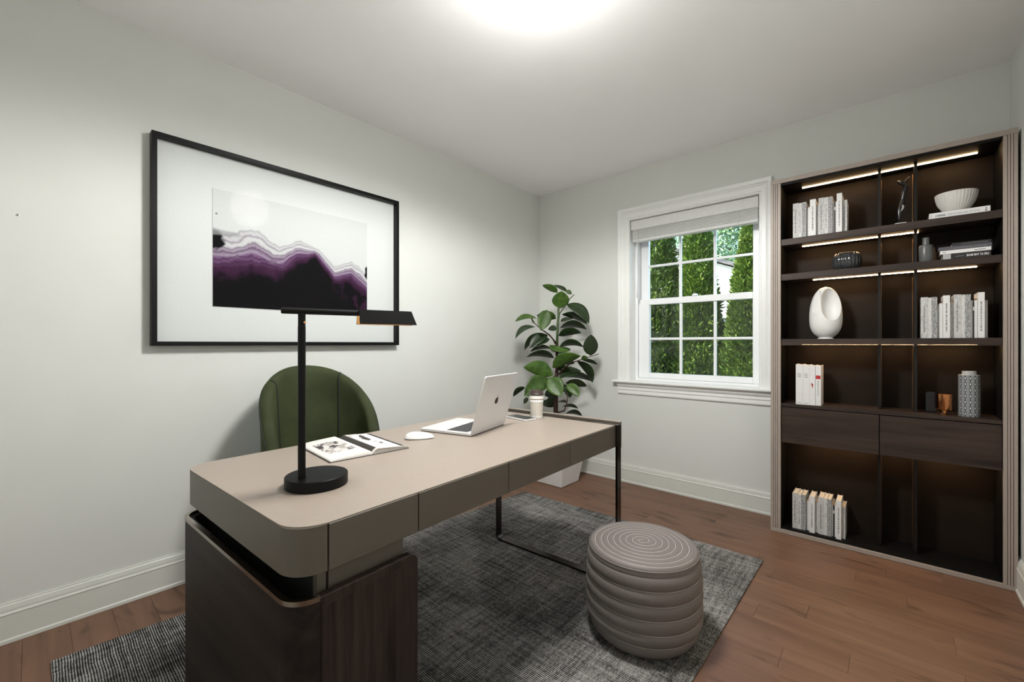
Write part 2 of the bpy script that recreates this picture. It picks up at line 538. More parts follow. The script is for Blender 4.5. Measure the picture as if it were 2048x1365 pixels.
v = math_n(nt, 'ADD', v, math_n(nt, 'MULTIPLY', math_n(nt, 'SUBTRACT', npatch.outputs[0], 0.5), 0.9))
rr = ramp(nt, [(0.26, (0.013, 0.0125, 0.012)), (0.52, (0.095, 0.092, 0.088)), (0.82, (0.42, 0.41, 0.395))], v)
nt.links.new(rr.outputs[0], b.inputs['Base Color'])
b.inputs['Roughness'].default_value = 0.95
b.inputs['Specular IOR Level'].default_value = 0.1
bp = N(nt, 'ShaderNodeBump', i_Strength=0.5, i_Distance=0.003)
nt.links.new(v, bp.inputs['Height']); nt.links.new(bp.outputs[0], b.inputs['Normal'])

# ------------------------------------------------------------------ room shell
XL, XR, YF, YB, ZC = -2.40, 0.435, -0.62, 3.10, 2.44
fl = struct(box('floor', 'subfloor', XL - 0.15, XR + 0.15, YF - 0.15, YB + 0.2, -0.14, -0.006))
pw = 0.12
rw = random.Random(3)
yy, row = YF, 0
while yy < YB - 1e-6:
    y1 = min(yy + pw, YB)
    x = XL - rw.uniform(0.0, 0.9)
    while x < XR:
        L = rw.uniform(0.55, 1.15)
        a, c = max(x, XL), min(x + L, XR)
        if c - a > 0.02:
            cx, cy = (a + c) / 2, (yy + y1) / 2
            hx, hy = (c - a) / 2 - 0.00025, (y1 - yy) / 2 - 0.00025
            zt = rw.uniform(-0.0004, 0.0)
            g = G()
            e = 0.0005
            vs = [(-hx, -hy, -0.012), (hx, -hy, -0.012), (hx, hy, -0.012), (-hx, hy, -0.012),
                  (-hx, -hy, -e), (hx, -hy, -e), (hx, hy, -e), (-hx, hy, -e),
                  (-hx + e, -hy + e, 0), (hx - e, -hy + e, 0), (hx - e, hy - e, 0), (-hx + e, hy - e, 0)]
            fs = [(0, 1, 5, 4), (1, 2, 6, 5), (2, 3, 7, 6), (3, 0, 4, 7), (4, 5, 9, 8), (5, 6, 10, 9), (6, 7, 11, 10), (7, 4, 8, 11), (8, 9, 10, 11)]
            g.add(vs, fs).obj('plank', 'floor_oak', fl, loc=(cx, cy, zt))
        x += L
    yy += pw
struct(box('ceiling', 'ceiling_paint', XL - 0.15, XR + 0.15, YF - 0.15, YB + 0.2, ZC, ZC + 0.12))
struct(box('wall_left', 'wall_paint', XL - 0.15, XL, YF - 0.15, YB + 0.2, 0, ZC))
struct(box('wall_right', 'wall_paint', XR, XR + 0.15, YF - 0.15, YB + 0.2, 0, ZC))
struct(box('wall_front', 'wall_paint', XL, XR, YF - 0.15, YF, 0, ZC))
WX0, WX1, WZ0, WZ1 = -1.511, -0.620, 0.775, 2.045
g = G()
g.box(XL, WX0 - 0.02, YB, YB + 0.2, 0, ZC).box(WX1 + 0.02, XR, YB, YB + 0.2, 0, ZC)
g.box(WX0 - 0.02, WX1 + 0.02, YB, YB + 0.2, 0, WZ0).box(WX0 - 0.02, WX1 + 0.02, YB, YB + 0.2, WZ1 + 0.02, ZC)
struct(g.obj('wall_back', 'wall_paint'))
# unseen upper storey, added to throw shade on the trees outside
struct(box('upper_shade_block', 'shade_block_grey', -4.5, 3.5, -4.0, YB + 0.2, ZC + 0.14, 5.3))
# baseboards: flat board with a moulded cap
bbp = [(0, 0), (0.018, 0), (0.018, 0.012), (0.014, 0.016), (0.014, 0.100), (0.016, 0.104), (0.012, 0.112), (0.012, 0.118), (0.009, 0.134), (0.006, 0.138), (0.006, 0.142), (0, 0.142)]
def baseboard(name, p0, p1, nrm):
    p0, p1, nrm = Vector(p0), Vector(p1), Vector(nrm)
    n = len(bbp)
    vs = [p + nrm * d + Vector((0, 0, h)) for p in (p0, p1) for d, h in bbp]
    fs = [(i, (i + 1) % n, n + (i + 1) % n, n + i) for i in range(n)] + [tuple(range(n - 1, -1, -1)), tuple(range(n, 2 * n))]
    struct(G().add(vs, fs).obj(name, 'baseboard_paint', fix=True))
baseboard('baseboard_left', (XL, YF, 0.0005), (XL, YB, 0.0005), (1, 0, 0))
baseboard('baseboard_back', (XL + 0.018, YB, 0.0005), (XR - 0.018, YB, 0.0005), (0, -1, 0))
baseboard('baseboard_right', (XR, YF, 0.0005), (XR, YB, 0.0005), (-1, 0, 0))

# ------------------------------------------------------------------ window
win = struct(empty('window_1', (0, 0, 0)))
casp = [(0.0, 0.006), (0.006, 0.012), (0.012, 0.012), (0.018, 0.016), (0.050, 0.017), (0.056, 0.021), (0.064, 0.018), (0.070, 0.024), (0.090, 0.026), (0.095, 0.022), (0.095, 0.0), (0.0, 0.0)]
def casing(which):
    n = len(casp)
    vs = []
    for end in (0, 1):
        for w, d in casp:
            y = YB - d
            if which == 'l':
                vs.append((WX0 - w, y, 0.80 if end == 0 else WZ1 + w))
            elif which == 'r':
                vs.append((WX1 + w * 0.78, y, 0.80 if end == 0 else WZ1 + w))
            else:
                vs.append((WX0 - w if end == 0 else WX1 + w * 0.78, y, WZ1 + w))
    fs = [(i, (i + 1) % n, n + (i + 1) % n, n + i) for i in range(n)] + [tuple(range(n - 1, -1, -1)), tuple(range(n, 2 * n))]
    G().add(vs, fs).obj('casing', 'trim_paint', win, fix=True)
for w_ in 'lrt':
    casing(w_)
# jambs
box('jamb', 'trim_paint', WX0 - 0.02, WX0, YB, YB + 0.2, WZ0, WZ1 + 0.02, win)
box('jamb', 'trim_paint', WX1, WX1 + 0.02, YB, YB + 0.2, WZ0, WZ1 + 0.02, win)
box('jamb', 'trim_paint', WX0, WX1, YB, YB + 0.2, WZ1, WZ1 + 0.02, win)
# stool and apron
g = G()
prof = [(YB + 0.12, 0.776), (YB + 0.12, 0.80), (YB - 0.05, 0.80), (YB - 0.058, 0.795), (YB - 0.058, 0.787), (YB - 0.05, 0.781), (YB - 0.042, 0.776)]
def xprism(prof, x0, x1):
    n = len(prof)
    vs = [(x0, y, z) for y, z in prof] + [(x1, y, z) for y, z in prof]
    return vs, [tuple(range(n)), tuple(range(2 * n - 1, n - 1, -1))] + [(i, n + i, n + (i + 1) % n, (i + 1) % n) for i in range(n)]
g.add(*xprism(prof, WX0, WX1))
profh = [(YB, 0.776), (YB, 0.80)] + prof[2:]
g.add(*xprism(profh, WX0 - 0.125, WX0)).add(*xprism(profh, WX1, WX1 + 0.075))
g.obj('stool', 'trim_paint', win, fix=True)
g = G().add(*xprism([(YB, 0.692), (YB - 0.010, 0.692), (YB - 0.014, 0.700), (YB - 0.014, 0.722), (YB - 0.019, 0.728), (YB - 0.019, 0.745), (YB - 0.030, 0.760), (YB - 0.034, 0.776), (YB, 0.776)], WX0 - 0.095, WX1 + 0.073))
g.obj('apron', 'trim_paint', win, fix=True)
# vinyl frame, sashes
box('window_frame', 'sash_vinyl', WX0, WX0 + 0.022, YB + 0.095, YB + 0.2, 0.80, WZ1, win, 0.002)
box('window_frame', 'sash_vinyl', WX1 - 0.016, WX1, YB + 0.095, YB + 0.2, 0.80, WZ1, win, 0.002)
box('window_frame', 'sash_vinyl', WX0 + 0.022, WX1 - 0.016, YB + 0.095, YB + 0.2, WZ1 - 0.02, WZ1, win, 0.002)
box('sill_track', 'sash_vinyl', WX0 + 0.022, WX1 - 0.016, YB + 0.09, YB + 0.2, 0.7995, 0.815, win, 0.002)
def sash(y0, y1, z0, z1, bl, br, bb, bt, x0, x1):
    s = empty('sash', (0, 0, 0), parent=win)
    box('stile', 'sash_vinyl', x0, x0 + bl, y0, y1, z0, z1, s, 0.003)
    box('stile', 'sash_vinyl', x1 - br, x1, y0, y1, z0, z1, s, 0.003)
    box('rail', 'sash_vinyl', x0 + bl, x1 - br, y0, y1, z0, z0 + bb, s, 0.003)
    box('rail', 'sash_vinyl', x0 + bl, x1 - br, y0, y1, z1 - bt, z1, s, 0.003)
    gx0, gx1, gz0, gz1 = x0 + bl, x1 - br, z0 + bb, z1 - bt
    ym = (y0 + y1) / 2
    mw = 0.009
    xs = [gx0 + (gx1 - gx0) * k / 3 for k in range(4)]
    zm = (gz0 + gz1) / 2
    for k in (1, 2):
        box('muntin', 'sash_vinyl', xs[k] - mw, xs[k] + mw, ym - 0.011, ym + 0.011, gz0, gz1, s, 0.003)
    for k in range(3):
        box('muntin', 'sash_vinyl', xs[k] + (mw if k else 0), xs[k + 1] - (mw if k < 2 else 0), ym - 0.011, ym + 0.011, zm - mw, zm + mw, s, 0.003)
        for a, c in ((gz0, zm), (zm, gz1)):
            box('pane', 'window_glass', xs[k], xs[k + 1], ym - 0.002, ym + 0.002, a, c, s)
    return s
sx0, sx1 = WX0 + 0.024, WX1 - 0.018
sash(YB + 0.105, YB + 0.145, 0.816, 1.435, 0.085, 0.042, 0.042, 0.046, sx0, sx1)
sash(YB + 0.150, YB + 0.188, 1.395, 2.022, 0.060, 0.050, 0.040, 0.060, sx0, sx1)
m, nt, b = new_mat('insect_screen')
nt.nodes.remove(b)
tr_ = N(nt, 'ShaderNodeBsdfTransparent'); df_ = N(nt, 'ShaderNodeBsdfDiffuse')
df_.inputs[0].default_value = (0.02, 0.021, 0.022, 1)
tcs = N(nt, 'ShaderNodeTexCoord'); nzs = N(nt, 'ShaderNodeTexNoise', i_Scale=40.0)
nt.links.new(tcs.outputs['Object'], nzs.inputs['Vector'])
mxs = N(nt, 'ShaderNodeMixShader')
nt.links.new(math_n(nt, 'ADD', math_n(nt, 'MULTIPLY', nzs.outputs[0], 0.04), 0.40), mxs.inputs[0])
nt.links.new(tr_.outputs[0], mxs.inputs[1]); nt.links.new(df_.outputs[0], mxs.inputs[2])
nt.links.new(mxs.outputs[0], nt.nodes['Material Output'].inputs[0])
G().add([(sx0, YB + 0.196, 0.816), (sx1, YB + 0.196, 0.816), (sx1, YB + 0.196, 1.415), (sx0, YB + 0.196, 1.415)], [(0, 1, 2, 3)]).obj('insect_screen', 'insect_screen', win)
g = G().box(-1.075, -1.035, YB + 0.098, YB + 0.110, 1.4355, 1.443).box(-1.068, -1.045, YB + 0.1, YB + 0.145, 1.4355, 1.452)
g.obj('sash_lock', 'sash_vinyl', win, bevel=0.002)

# blind, drawn right up
bl = tag(empty('window_blind', (-1.066, YB + 0.04, 1.88)), 'white slatted blind drawn up to the top of the window', 'blind')
bl_o = Vector(bl.location)
bx0, bx1 = WX0 + 0.006, WX1 - 0.006
def lb(*b):
    return (b[0] - bl_o.x, b[1] - bl_o.x, b[2] - bl_o.y, b[3] - bl_o.y, b[4] - bl_o.z, b[5] - bl_o.z)
box('valance', 'blind_slat_white', *lb(bx0, bx1, YB + 0.004, YB + 0.012, 1.968, 2.040), bl, 0.003)
box('head_rail', 'blind_slat_white', *lb(bx0 + 0.004, bx1 - 0.004, YB + 0.014, YB + 0.062, 1.985, 2.042), bl, 0.002)
slat0 = None
for k in range(9):
    z = 1.898 + k * 0.0088
    if slat0 is None:
        g = G()
        n = 6
        vs = []
        for x in (bx0 + 0.008 - bl_o.x, bx1 - 0.004 - bl_o.x):
            for i in range(n):
                t = i / (n - 1)
                vs.append((x, YB + 0.016 + 0.048 * t - bl_o.y, 0.004 * math.sin(math.pi * t)))
            for i in range(n - 1, -1, -1):
                t = i / (n - 1)
                vs.append((x, YB + 0.016 + 0.048 * t - bl_o.y, 0.004 * math.sin(math.pi * t) - 0.0062))
        m2 = 2 * n
        fs = [(i, (i + 1) % m2, m2 + (i + 1) % m2, m2 + i) for i in range(m2)] + [tuple(range(m2 - 1, -1, -1)), tuple(range(m2, 2 * m2))]
        slat0 = g.add(vs, fs).obj('slat', 'blind_slat_white', bl, loc=(0, 0, z - bl_o.z), fix=True)
    else:
        s2 = slat0.copy(); COL.objects.link(s2); s2.parent = bl; s2.location.z = z - bl_o.z
box('bottom_rail', 'blind_slat_white', *lb(bx0 + 0.008, bx1 - 0.004, YB + 0.015, YB + 0.065, 1.876, 1.892), bl, 0.003)
for fx in (0.08, 0.42, 0.86):
    x = bx0 + (bx1 - bx0) * fx
    G().tube([(x - bl_o.x, YB + 0.012 - bl_o.y, 1.968 - bl_o.z), (x + 0.006 - bl_o.x, YB + 0.009 - bl_o.y, 1.93 - bl_o.z), (x + 0.002 - bl_o.x, YB + 0.012 - bl_o.y, 1.885 - bl_o.z)], 0.0018, 6).obj('ladder_cord', 'blind_slat_white', bl, smooth=True)
G().tube([(-1.452 - bl_o.x, YB + 0.008 - bl_o.y, 1.972 - bl_o.z), (-1.452 - bl_o.x, YB + 0.006 - bl_o.y, 1.60 - bl_o.z), (-1.452 - bl_o.x, YB + 0.006 - bl_o.y, 1.50 - bl_o.z), (-1.452 - bl_o.x, YB + 0.006 - bl_o.y, 1.44 - bl_o.z)], [0.0035, 0.0035, 0.006, 0.005], 8).obj('tilt_wand', 'plastic_clear', bl, smooth=True)

# ------------------------------------------------------------------ outside
struct(box('ground', 'lawn', -60, 40, 3.6, 80, -0.75, -0.55))
def foliage(pts_fn, n, size, name, mat, parent):
    """n small pointed sprays, each a bent diamond"""
    P, A, W = pts_fn(n)
    L = size * RNG.uniform(0.6, 1.3, (n, 1))
    wd = L * RNG.uniform(0.25, 0.4, (n, 1))
    tip = P + A * L
    mid = P + A * L * 0.45
    vs = np.stack([P, mid + W * wd * 0.5, tip, mid - W * wd * 0.5], 1).reshape(-1, 3)
    fs = (np.arange(n)[:, None] * 4 + np.arange(4)[None, :])
    me = bpy.data.meshes.new(name)
    me.from_pydata(vs.tolist(), [], fs.tolist())
    return link(name, me, mat, parent)
def nrm(a):
    return a / np.maximum(np.linalg.norm(a, axis=1, keepdims=True), 1e-6)
def arborvitae(x, y, h, rad, label, seed, n=52000):
    t = tag(empty('arborvitae', (x, y, -0.55)), label, 'tree', 'arborvitae hedge outside the window')
    G().tube([(0, 0, -0.02), (0.01, 0, h * 0.5), (0, 0, h * 0.93)], [0.06, 0.04, 0.01], 8).obj('trunk', 'bark', t, smooth=True)
    rg = np.random.default_rng(seed)
    def pts(n):
        u = rg.random(n)
        z = h * (1 - np.sqrt(1 - u * 0.98)) * 1.0
        z = np.where(rg.random(n) < 0.35, h * rg.random(n), z)
        th = rg.random(n) * 2 * np.pi
        q = z / h
        prof = np.clip(1 - q, 0, 1) ** 0.62 * (0.62 + 0.38 * np.clip(q * 6, 0, 1))
        lump = 0.70 + 0.55 * fbm(th * 6 / 6.283 * 2 + seed, z * 4.2, seed, 3)
        r = rad * prof * lump * np.sqrt(rg.uniform(0.25, 1.0, n))
        P = np.stack([r * np.cos(th), r * np.sin(th), z], 1)
        rd = np.stack([np.cos(th), np.sin(th), np.zeros(n)], 1)
        A = nrm(rd * 0.75 + np.array([0, 0, 0.75]) + rg.normal(size=(n, 3)) * 0.42)
        Wd = nrm(np.cross(A, rg.normal(size=(n, 3))))
        return P, A, Wd
    foliage(pts, n, 0.085, 'foliage', 'cedar_foliage', t)
arborvitae(-3.36, 8.0, 4.9, 0.68, 'tall arborvitae filling the left column of window panes', 1)
arborvitae(-2.62, 8.1, 4.35, 0.60, 'pointed arborvitae seen through the middle column of window panes', 2)
arborvitae(-1.74, 8.0, 3.72, 0.56, 'arborvitae with its tip in sight through the right column of panes', 3)
arborvitae(-4.25, 8.2, 4.7, 0.66, 'arborvitae at the far left end of the hedge, behind the window jamb', 4, 22000)
arborvitae(-0.85, 8.0, 4.4, 0.66, 'arborvitae at the right end of the hedge, behind the bookcase', 5, 22000)
# broad tree further back
t = tag(empty('leafy_tree', (-6.65, 26.0, -0.55)), 'pale green broad-leaved tree rising behind the white house outside', 'tree')
G().tube([(0, 0, 0), (0.1, 0, 3.5), (0.0, 0, 7.0)], [0.22, 0.16, 0.05], 8).obj('trunk', 'bark', t, smooth=True)
def crown(n):
    c = RNG.normal(size=(26, 3)); c = nrm(c) * RNG.uniform(0.5, 1, (26, 1)) * np.array([3.0, 2.4, 2.6]) + np.array([0, 0, 7.6])
    k = RNG.integers(0, 26, n)
    d = nrm(RNG.normal(size=(n, 3))) * (RNG.random((n, 1)) ** 0.4) * 1.1
    P = c[k] + d
    A = nrm(RNG.normal(size=(n, 3)) + np.array([0, 0, -0.3]))
    return P, A, nrm(np.cross(A, RNG.normal(size=(n, 3))))
foliage(crown, 13000, 0.26, 'foliage', 'maple_foliage', t)
# neighbour's house
h = tag(empty('neighbour_house', (-6.0, 16.0, -0.55)), 'white gabled house with grey roof beyond the hedge', 'house')
G().prism([(-3.0, 0), (2.3, 0), (2.3, 4.15), (-0.35, 5.2), (-3.0, 4.15)], 0, 6).obj('wall', 'siding_white', h, rot=(R(90), 0, 0), loc=(0, 6, 0))
for s_ in (-1, 1):
    a = math.atan2(1.05, 2.65)
    o = box('roof', 'roof_shingle', -0.1, 3.15, -0.3, 6.3, 0, 0.12, h, rot=(0, a, 0) if s_ > 0 else (0, math.pi - a, 0), loc=(-0.35, 0, 5.24))
    if s_ < 0:
        o.location.z += 0.10
for wx, wz in ((1.55, 2.0), (-1.4, 2.0)):
    w_ = box('window', 'trim_paint', wx - 0.4, wx + 0.4, -0.05, 0.0, wz - 0.6, wz + 0.6, h)
    box('pane', 'far_window_glass', wx - 0.33, wx + 0.33, -0.06, -0.045, wz - 0.53, wz - 0.03, w_)
    box('pane', 'far_window_glass', wx - 0.33, wx + 0.33, -0.06, -0.045, wz + 0.03, wz + 0.53, w_)
tag(G().tube([(-14, 15, 5.55), (-8, 15, 5.25), (-3, 15, 5.15), (2, 15, 5.3), (9, 15, 5.7)], 0.012, 6).obj('power_line', 'ink_black'), 'thin black overhead wire crossing the sky outside', 'cable')

# ------------------------------------------------------------------ ceiling light
LX, LY = -0.905, 1.165
cl = tag(empty('ceiling_light', (LX, LY, ZC)), 'lit white glass dome light on the ceiling', 'lamp')
G().lathe([(0.0, 0), (0.146, 0), (0.149, -0.006), (0.146, -0.016), (0.0, -0.016)], 48, cap=False).obj('base_ring', 'trim_paint', cl, auto=40, fix=True)
prof = [(0.140 * math.sin(R(a)), -0.016 - 0.086 * math.cos(R(a))) for a in range(90, -1, -6)]
G().lathe(prof, 64, cap=False).obj('glass_dome', 'dome_glass', cl, smooth=True)
G().lathe([(0.0, -0.122), (0.006, -0.120), (0.009, -0.114), (0.006, -0.108), (0.012, -0.104), (0.0, -0.099)], 20, cap=False).obj('finial', 'book_grey', cl, smooth=True)
ld = bpy.data.lights.new('ceiling_bulb', 'SPOT')
ld.energy = 100
ld.spot_size = R(179)
ld.spot_blend = 0.3
ld.shadow_soft_size = 0.14
ld.color = (1.0, 0.985, 0.96)
lo = bpy.data.objects.new('ceiling_bulb', ld)
COL.objects.link(lo)
lo.parent = cl
lo.location = (0, 0, -0.27)
ld2 = bpy.data.lights.new('ceiling_fill', 'POINT')  # unseen fill light added below the dome to brighten the ceiling
ld2.energy = 8.5
ld2.shadow_soft_size = 0.10
ld2.color = (1.0, 0.985, 0.96)
lo2 = bpy.data.objects.new('ceiling_fill', ld2)
COL.objects.link(lo2)
lo2.parent = cl
lo2.location = (0, 0, -0.28)

# ------------------------------------------------------------------ rug
q = [(-2.13, 0.045), (-0.475, 0.06), (-0.465, 2.42), (-1.985, 2.385)]
cx_, cy_ = -1.26, 1.23
g = G().prism([(x - cx_, y - cy_) for x, y in q], 0.0, 0.007)
tag(g.obj('area_rug', 'rug_weave', loc=(cx_, cy_, 0.0004), bevel=0.002), 'grey and black striped woven rug under the desk', 'rug')
RUG = 0.0076

# ------------------------------------------------------------------ desk
DT = 0.0448
dk = tag(empty('desk', (-1.2445, 1.0406, 0), DT), 'taupe writing desk with dark wood pedestal and metal loop leg', 'desk')
HW, HL = 0.36, 0.7235
Z0, Z1 = 0.622, 0.72
ys = [-0.655, -0.425, -0.075, 0.290, 0.706]
outl = rrect(-HW, HW, -HL, HL - 0.012, (0, 0, 0.07, 0.075), 10)
# frame of the slab: the whole body, set back behind the drawer fronts
body = rrect(-HW, HW, -HL, ys[0] - 0.002, (0, 0, 0.07, 0.066), 10)
G().prism(body, Z0, Z1 - 0.0025).obj('end_cap', 'desk_taupe_shaded', dk, auto=40)
box('carcass', 'desk_taupe_shaded', -HW, HW - 0.012, ys[0] - 0.001, HL - 0.014, Z0 + 0.003, Z1 - 0.0025, dk)
G().prism(rrect(-HW + 0.0012, HW - 0.0012, -HL + 0.0012, HL - 0.013, (0, 0, 0.069, 0.074), 10), Z1 - 0.0026, Z1).obj('top_panel', 'desk_taupe_lit', dk, auto=40)
for a, c in zip(ys[:-1], ys[1:]):
    box('drawer_front', 'desk_taupe_shaded', HW - 0.0119, HW + 0.001, a + 0.0015, c - 0.0015, Z0, Z1 - 0.003, dk, 0.0015)
# raised rail along the window end, bound with metal
G().prism(rrect(-HW - 0.004, HW + 0.006, HL - 0.008, HL + 0.012, (0.008, 0.008, 0, 0), 5), 0.612, 0.728).obj('end_rail', 'desk_taupe_shaded', dk, auto=40)
G().prism(rrect(-HW - 0.0045, HW + 0.0065, HL - 0.0075, HL + 0.0125, (0.008, 0.008, 0, 0), 5), 0.728, 0.7305).obj('rail_cap', 'desk_taupe_lit', dk, auto=40)
# loop leg: flat metal band in a closed loop
def band_loop(x0, x1, z0, z1, y0, y1, th, r):
    out = rrect(x0, x1, z0, z1, (0.004, 0.004, r, r), 8)
    inn = rrect(x0 + th, x1 - th, z0 + th, z1 - th, (0.003, 0.003, max(r - th, 0.002), max(r - th, 0.002)), 8)
    g = G().ring(out, inn, 0, y1 - y0)
    g.v = [(x, y1 - z, y) for x, y, z in g.v]
    return g
band_loop(-0.345, HW + 0.012, RUG, 0.7225, HL - 0.050, HL - 0.0125, 0.009, 0.032).obj('loop_leg', 'gunmetal', dk, auto=40, fix=True)
# pedestal
PY0, PY1, PZ = -0.730, -0.432, 0.578
po = rrect(-0.366, 0.366, PY0, PY1, (0.004, 0.004, 0.055, 0.055), 10)
pi_ = rrect(-0.346, 0.346, PY0 + 0.02, PY1 - 0.02, (0.002, 0.002, 0.040, 0.040), 10)
# left end panel with its rounded corners, and front / back panels
n = len(po)
ped = empty('pedestal', (0, 0, 0), parent=dk)
def wrap(lo, hi, name, mat, z0, z1, grow=0.0):
    """the part of the pedestal's shell between two indices of the outline"""
    idx = list(range(lo, hi + 1))
    o_ = [po[i] for i in idx]; i_ = [pi_[i] for i in idx]
    poly = o_ + i_[::-1]
    G().prism(poly, z0, z1).obj(name, mat, ped, auto=40, fix=True)
# outline order: front-right corner 0..10, back-right 11..21, back-left 22..32, front-left 33..43
wrap(22, 43, 'end_panel', 'smoked_oak_side', RUG, PZ - 0.006)
fp = [(PY0 + 0.056, RUG), (PY1, RUG), (PY1, PZ - 0.030)] + [(PY1 - 0.020 + 0.020 * math.cos(R(a)), PZ - 0.022 + 0.020 * math.sin(R(a))) for a in range(0, 91, 15)] + [(PY0 + 0.056, PZ - 0.002)]
g = G().prism(fp, 0.3435, 0.366)
g.v = [(z, x, y) for x, y, z in g.v]
g.obj('front_panel', 'smoked_oak', ped, auto=40, fix=True)
fp2 = [(PY0 + 0.060, RUG + 0.004), (PY1 - 0.010, RUG + 0.004), (PY1 - 0.010, PZ - 0.042)] + [(PY1 - 0.024 + 0.014 * math.cos(R(a)), PZ - 0.034 + 0.014 * math.sin(R(a))) for a in range(0, 91, 15)] + [(PY0 + 0.060, PZ - 0.020)]
g = G().prism(fp2, 0.3661, 0.3668)
g.v = [(z, x, y) for x, y, z in g.v]
g.obj('front_veneer', 'smoked_oak', ped, auto=40, fix=True)
box('back_panel', 'smoked_oak', -0.366, -0.346, PY0 + 0.056, PY1, RUG, PZ - 0.002, ped)
box('inner_panel', 'smoked_oak', -0.345, 0.343, PY1 - 0.02, PY1, RUG, PZ - 0.03, ped)
box('inner_case', 'black_inner', -0.335, 0.318, PY0 + 0.065, PY1 - 0.021, 0.03, Z0 - 0.0005, ped)
# metal band along the top edge of the end panel
po2 = rrect(-0.3675, 0.3675, PY0 - 0.0015, PY1, (0, 0, 0.056, 0.056), 10)
pi2 = rrect(-0.357, 0.357, PY0 + 0.009, PY1, (0, 0, 0.047, 0.047), 10)
# with square right corners the outline is: 0 front-right, 1 back-right, 2..12 back-left, 13..23 front-left
idx = list(range(2, 24))
G().prism([po2[i] for i in idx] + [pi2[i] for i in idx][::-1], PZ - 0.0058, PZ + 0.004).obj('edge_band', 'bronze_metal', ped, auto=40, fix=True)
box('tray_drawer', 'desk_taupe_shaded', 0.3185, 0.338, ys[0] + 0.012, PY1 - 0.022, 0.540, Z0 - 0.001, dk, 0.001)
box('tray_stop', 'desk_taupe_shaded', 0.3185, 0.336, ys[0] - 0.012, ys[0] + 0.008, 0.540, Z0 - 0.001, dk, 0.001)
def on_desk(lx, ly):
    c, s = math.cos(DT), math.sin(DT)
    return (-1.2445 + lx * c - ly * s, 1.0406 + lx * s + ly * c)
ZD = 0.7203

# ------------------------------------------------------------------ office chair
CHX, CHY = -1.955, 0.902
ch = tag(empty('desk_chair', (CHX, CHY, 0), R(-5)), 'dark green velvet tub chair behind the desk', 'chair')
def shell_pt(a, s):
    """s: 0 inner bottom .. 0.45 inner top .. 0.55 outer top .. 1 outer bottom; a in degrees from the back"""
    q = min(1.0, abs(a) / 105.0)
    zt = 0.55 + 0.425 * max(0.0, 1 - q ** 2.1) ** 0.66
    zb = 0.40
    th = 0.052
    if s <= 0.42:
        t = s / 0.42; z = zb + (zt - 0.03 - zb) * t; d = 0
    elif s >= 0.58:
        t = (1 - s) / 0.42; z = zb + (zt - 0.03 - zb) * t; d = th
    else:
        an = math.pi * (s - 0.42) / 0.16
        z = zt - 0.03 + 0.030 * math.sin(an); d = th / 2 - th / 2 * math.cos(an)
    lean = 0.055 * ((z - zb) / 0.58) ** 1.2
    Rr = 0.198 + d + 0.02 * (z - zb)
    ar = R(a)
    flare = 1.0
    return (-Rr * math.cos(ar) - lean * max(0, math.cos(ar)), Rr * flare * math.sin(ar), z)
g = G().grid(lambda u, v: shell_pt(-104 + 208 * u, v), 57, 40)
g.f += [tuple(j * 57 for j in range(39, -1, -1)), tuple(j * 57 + 56 for j in range(40))]
g.obj('backrest', 'velvet_green', ch, smooth=True, fix=True)
for a0 in (-50, 42):
    pts = []
    for k in range(24):
        t = k / 23
        a = a0 + (6 if a0 < 0 else -4) * (1 - t) ** 2
        p = Vector(shell_pt(a, 0.02 + 0.48 * t)) + Vector((math.cos(R(a)), -math.sin(R(a)), 0)) * 0.001
        pts.append(p)
    G().tube(pts, 0.0042, 8).obj('piping', 'velvet_piping', ch, smooth=True)
pts = [Vector(shell_pt(-103 + 206 * k / 60, 0.57)) + Vector((0, 0, 0.002)) for k in range(61)]
G().tube(pts, 0.0035, 8).obj('piping', 'velvet_piping', ch, smooth=True)
G().lathe([(0.0, 0.38), (0.175, 0.38), (0.195, 0.40), (0.20, 0.43), (0.194, 0.455), (0.17, 0.468), (0.0, 0.472)], 40, cap=False, rmod=lambda a, z, k: 1 + 0.12 * max(0, math.cos(a)) ).obj('seat', 'velvet_green', ch, smooth=True)
G().lathe([(0, 0.345), (0.13, 0.345), (0.13, 0.379), (0, 0.379)], 24, cap=False).obj('seat_plate', 'lamp_black', ch, auto=40)
G().lathe([(0.03, 0.05), (0.03, 0.10), (0.024, 0.11), (0.024, 0.344), (0.0, 0.344)], 24, cap=False).obj('column', 'gunmetal', ch, auto=40)
for k in range(4):
    a = R(52 + 90 * k)
    c, s = math.cos(a), math.sin(a)
    G().tube([(0.015 * c, 0.015 * s, 0.085), (0.20 * c, 0.20 * s, 0.055), (0.36 * c, 0.36 * s, 0.028), (0.405 * c, 0.405 * s, RUG + 0.0135)], [0.018, 0.015, 0.013, 0.012], 10).obj('base_spoke', 'lamp_black', ch, smooth=True)

# ------------------------------------------------------------------ desk lamp
lm = tag(empty('desk_lamp', (-1.111, 0.492, ZD), 0), 'black metal desk lamp with a round base and long horizontal arm', 'lamp')
G().lathe([(0.0, 0.0), (0.0740, 0.0), (0.0755, 0.0015), (0.0755, 0.0255), (0.0735, 0.0275), (0.0, 0.0275)], 64, cap=False).obj('base', 'lamp_black', lm, auto=40)
ad = Vector((0.098, 0.322, 0)).normalized()
an_ = math.atan2(ad.y, ad.x)
pv = cam_point(603.5, 900, 1.068) - Vector(lm.location)
px_, py_ = pv.x, pv.y
ZA = 0.4465
G().tube([(px_, py_, 0.027), (px_, py_, ZA - 0.038)], 0.0090, 20).obj('pole', 'lamp_black', lm, auto=40)
G().tube([(px_, py_, ZA - 0.0378), (px_, py_, ZA - 0.004)], 0.0086, 20).obj('swivel', 'lamp_black', lm, auto=40)
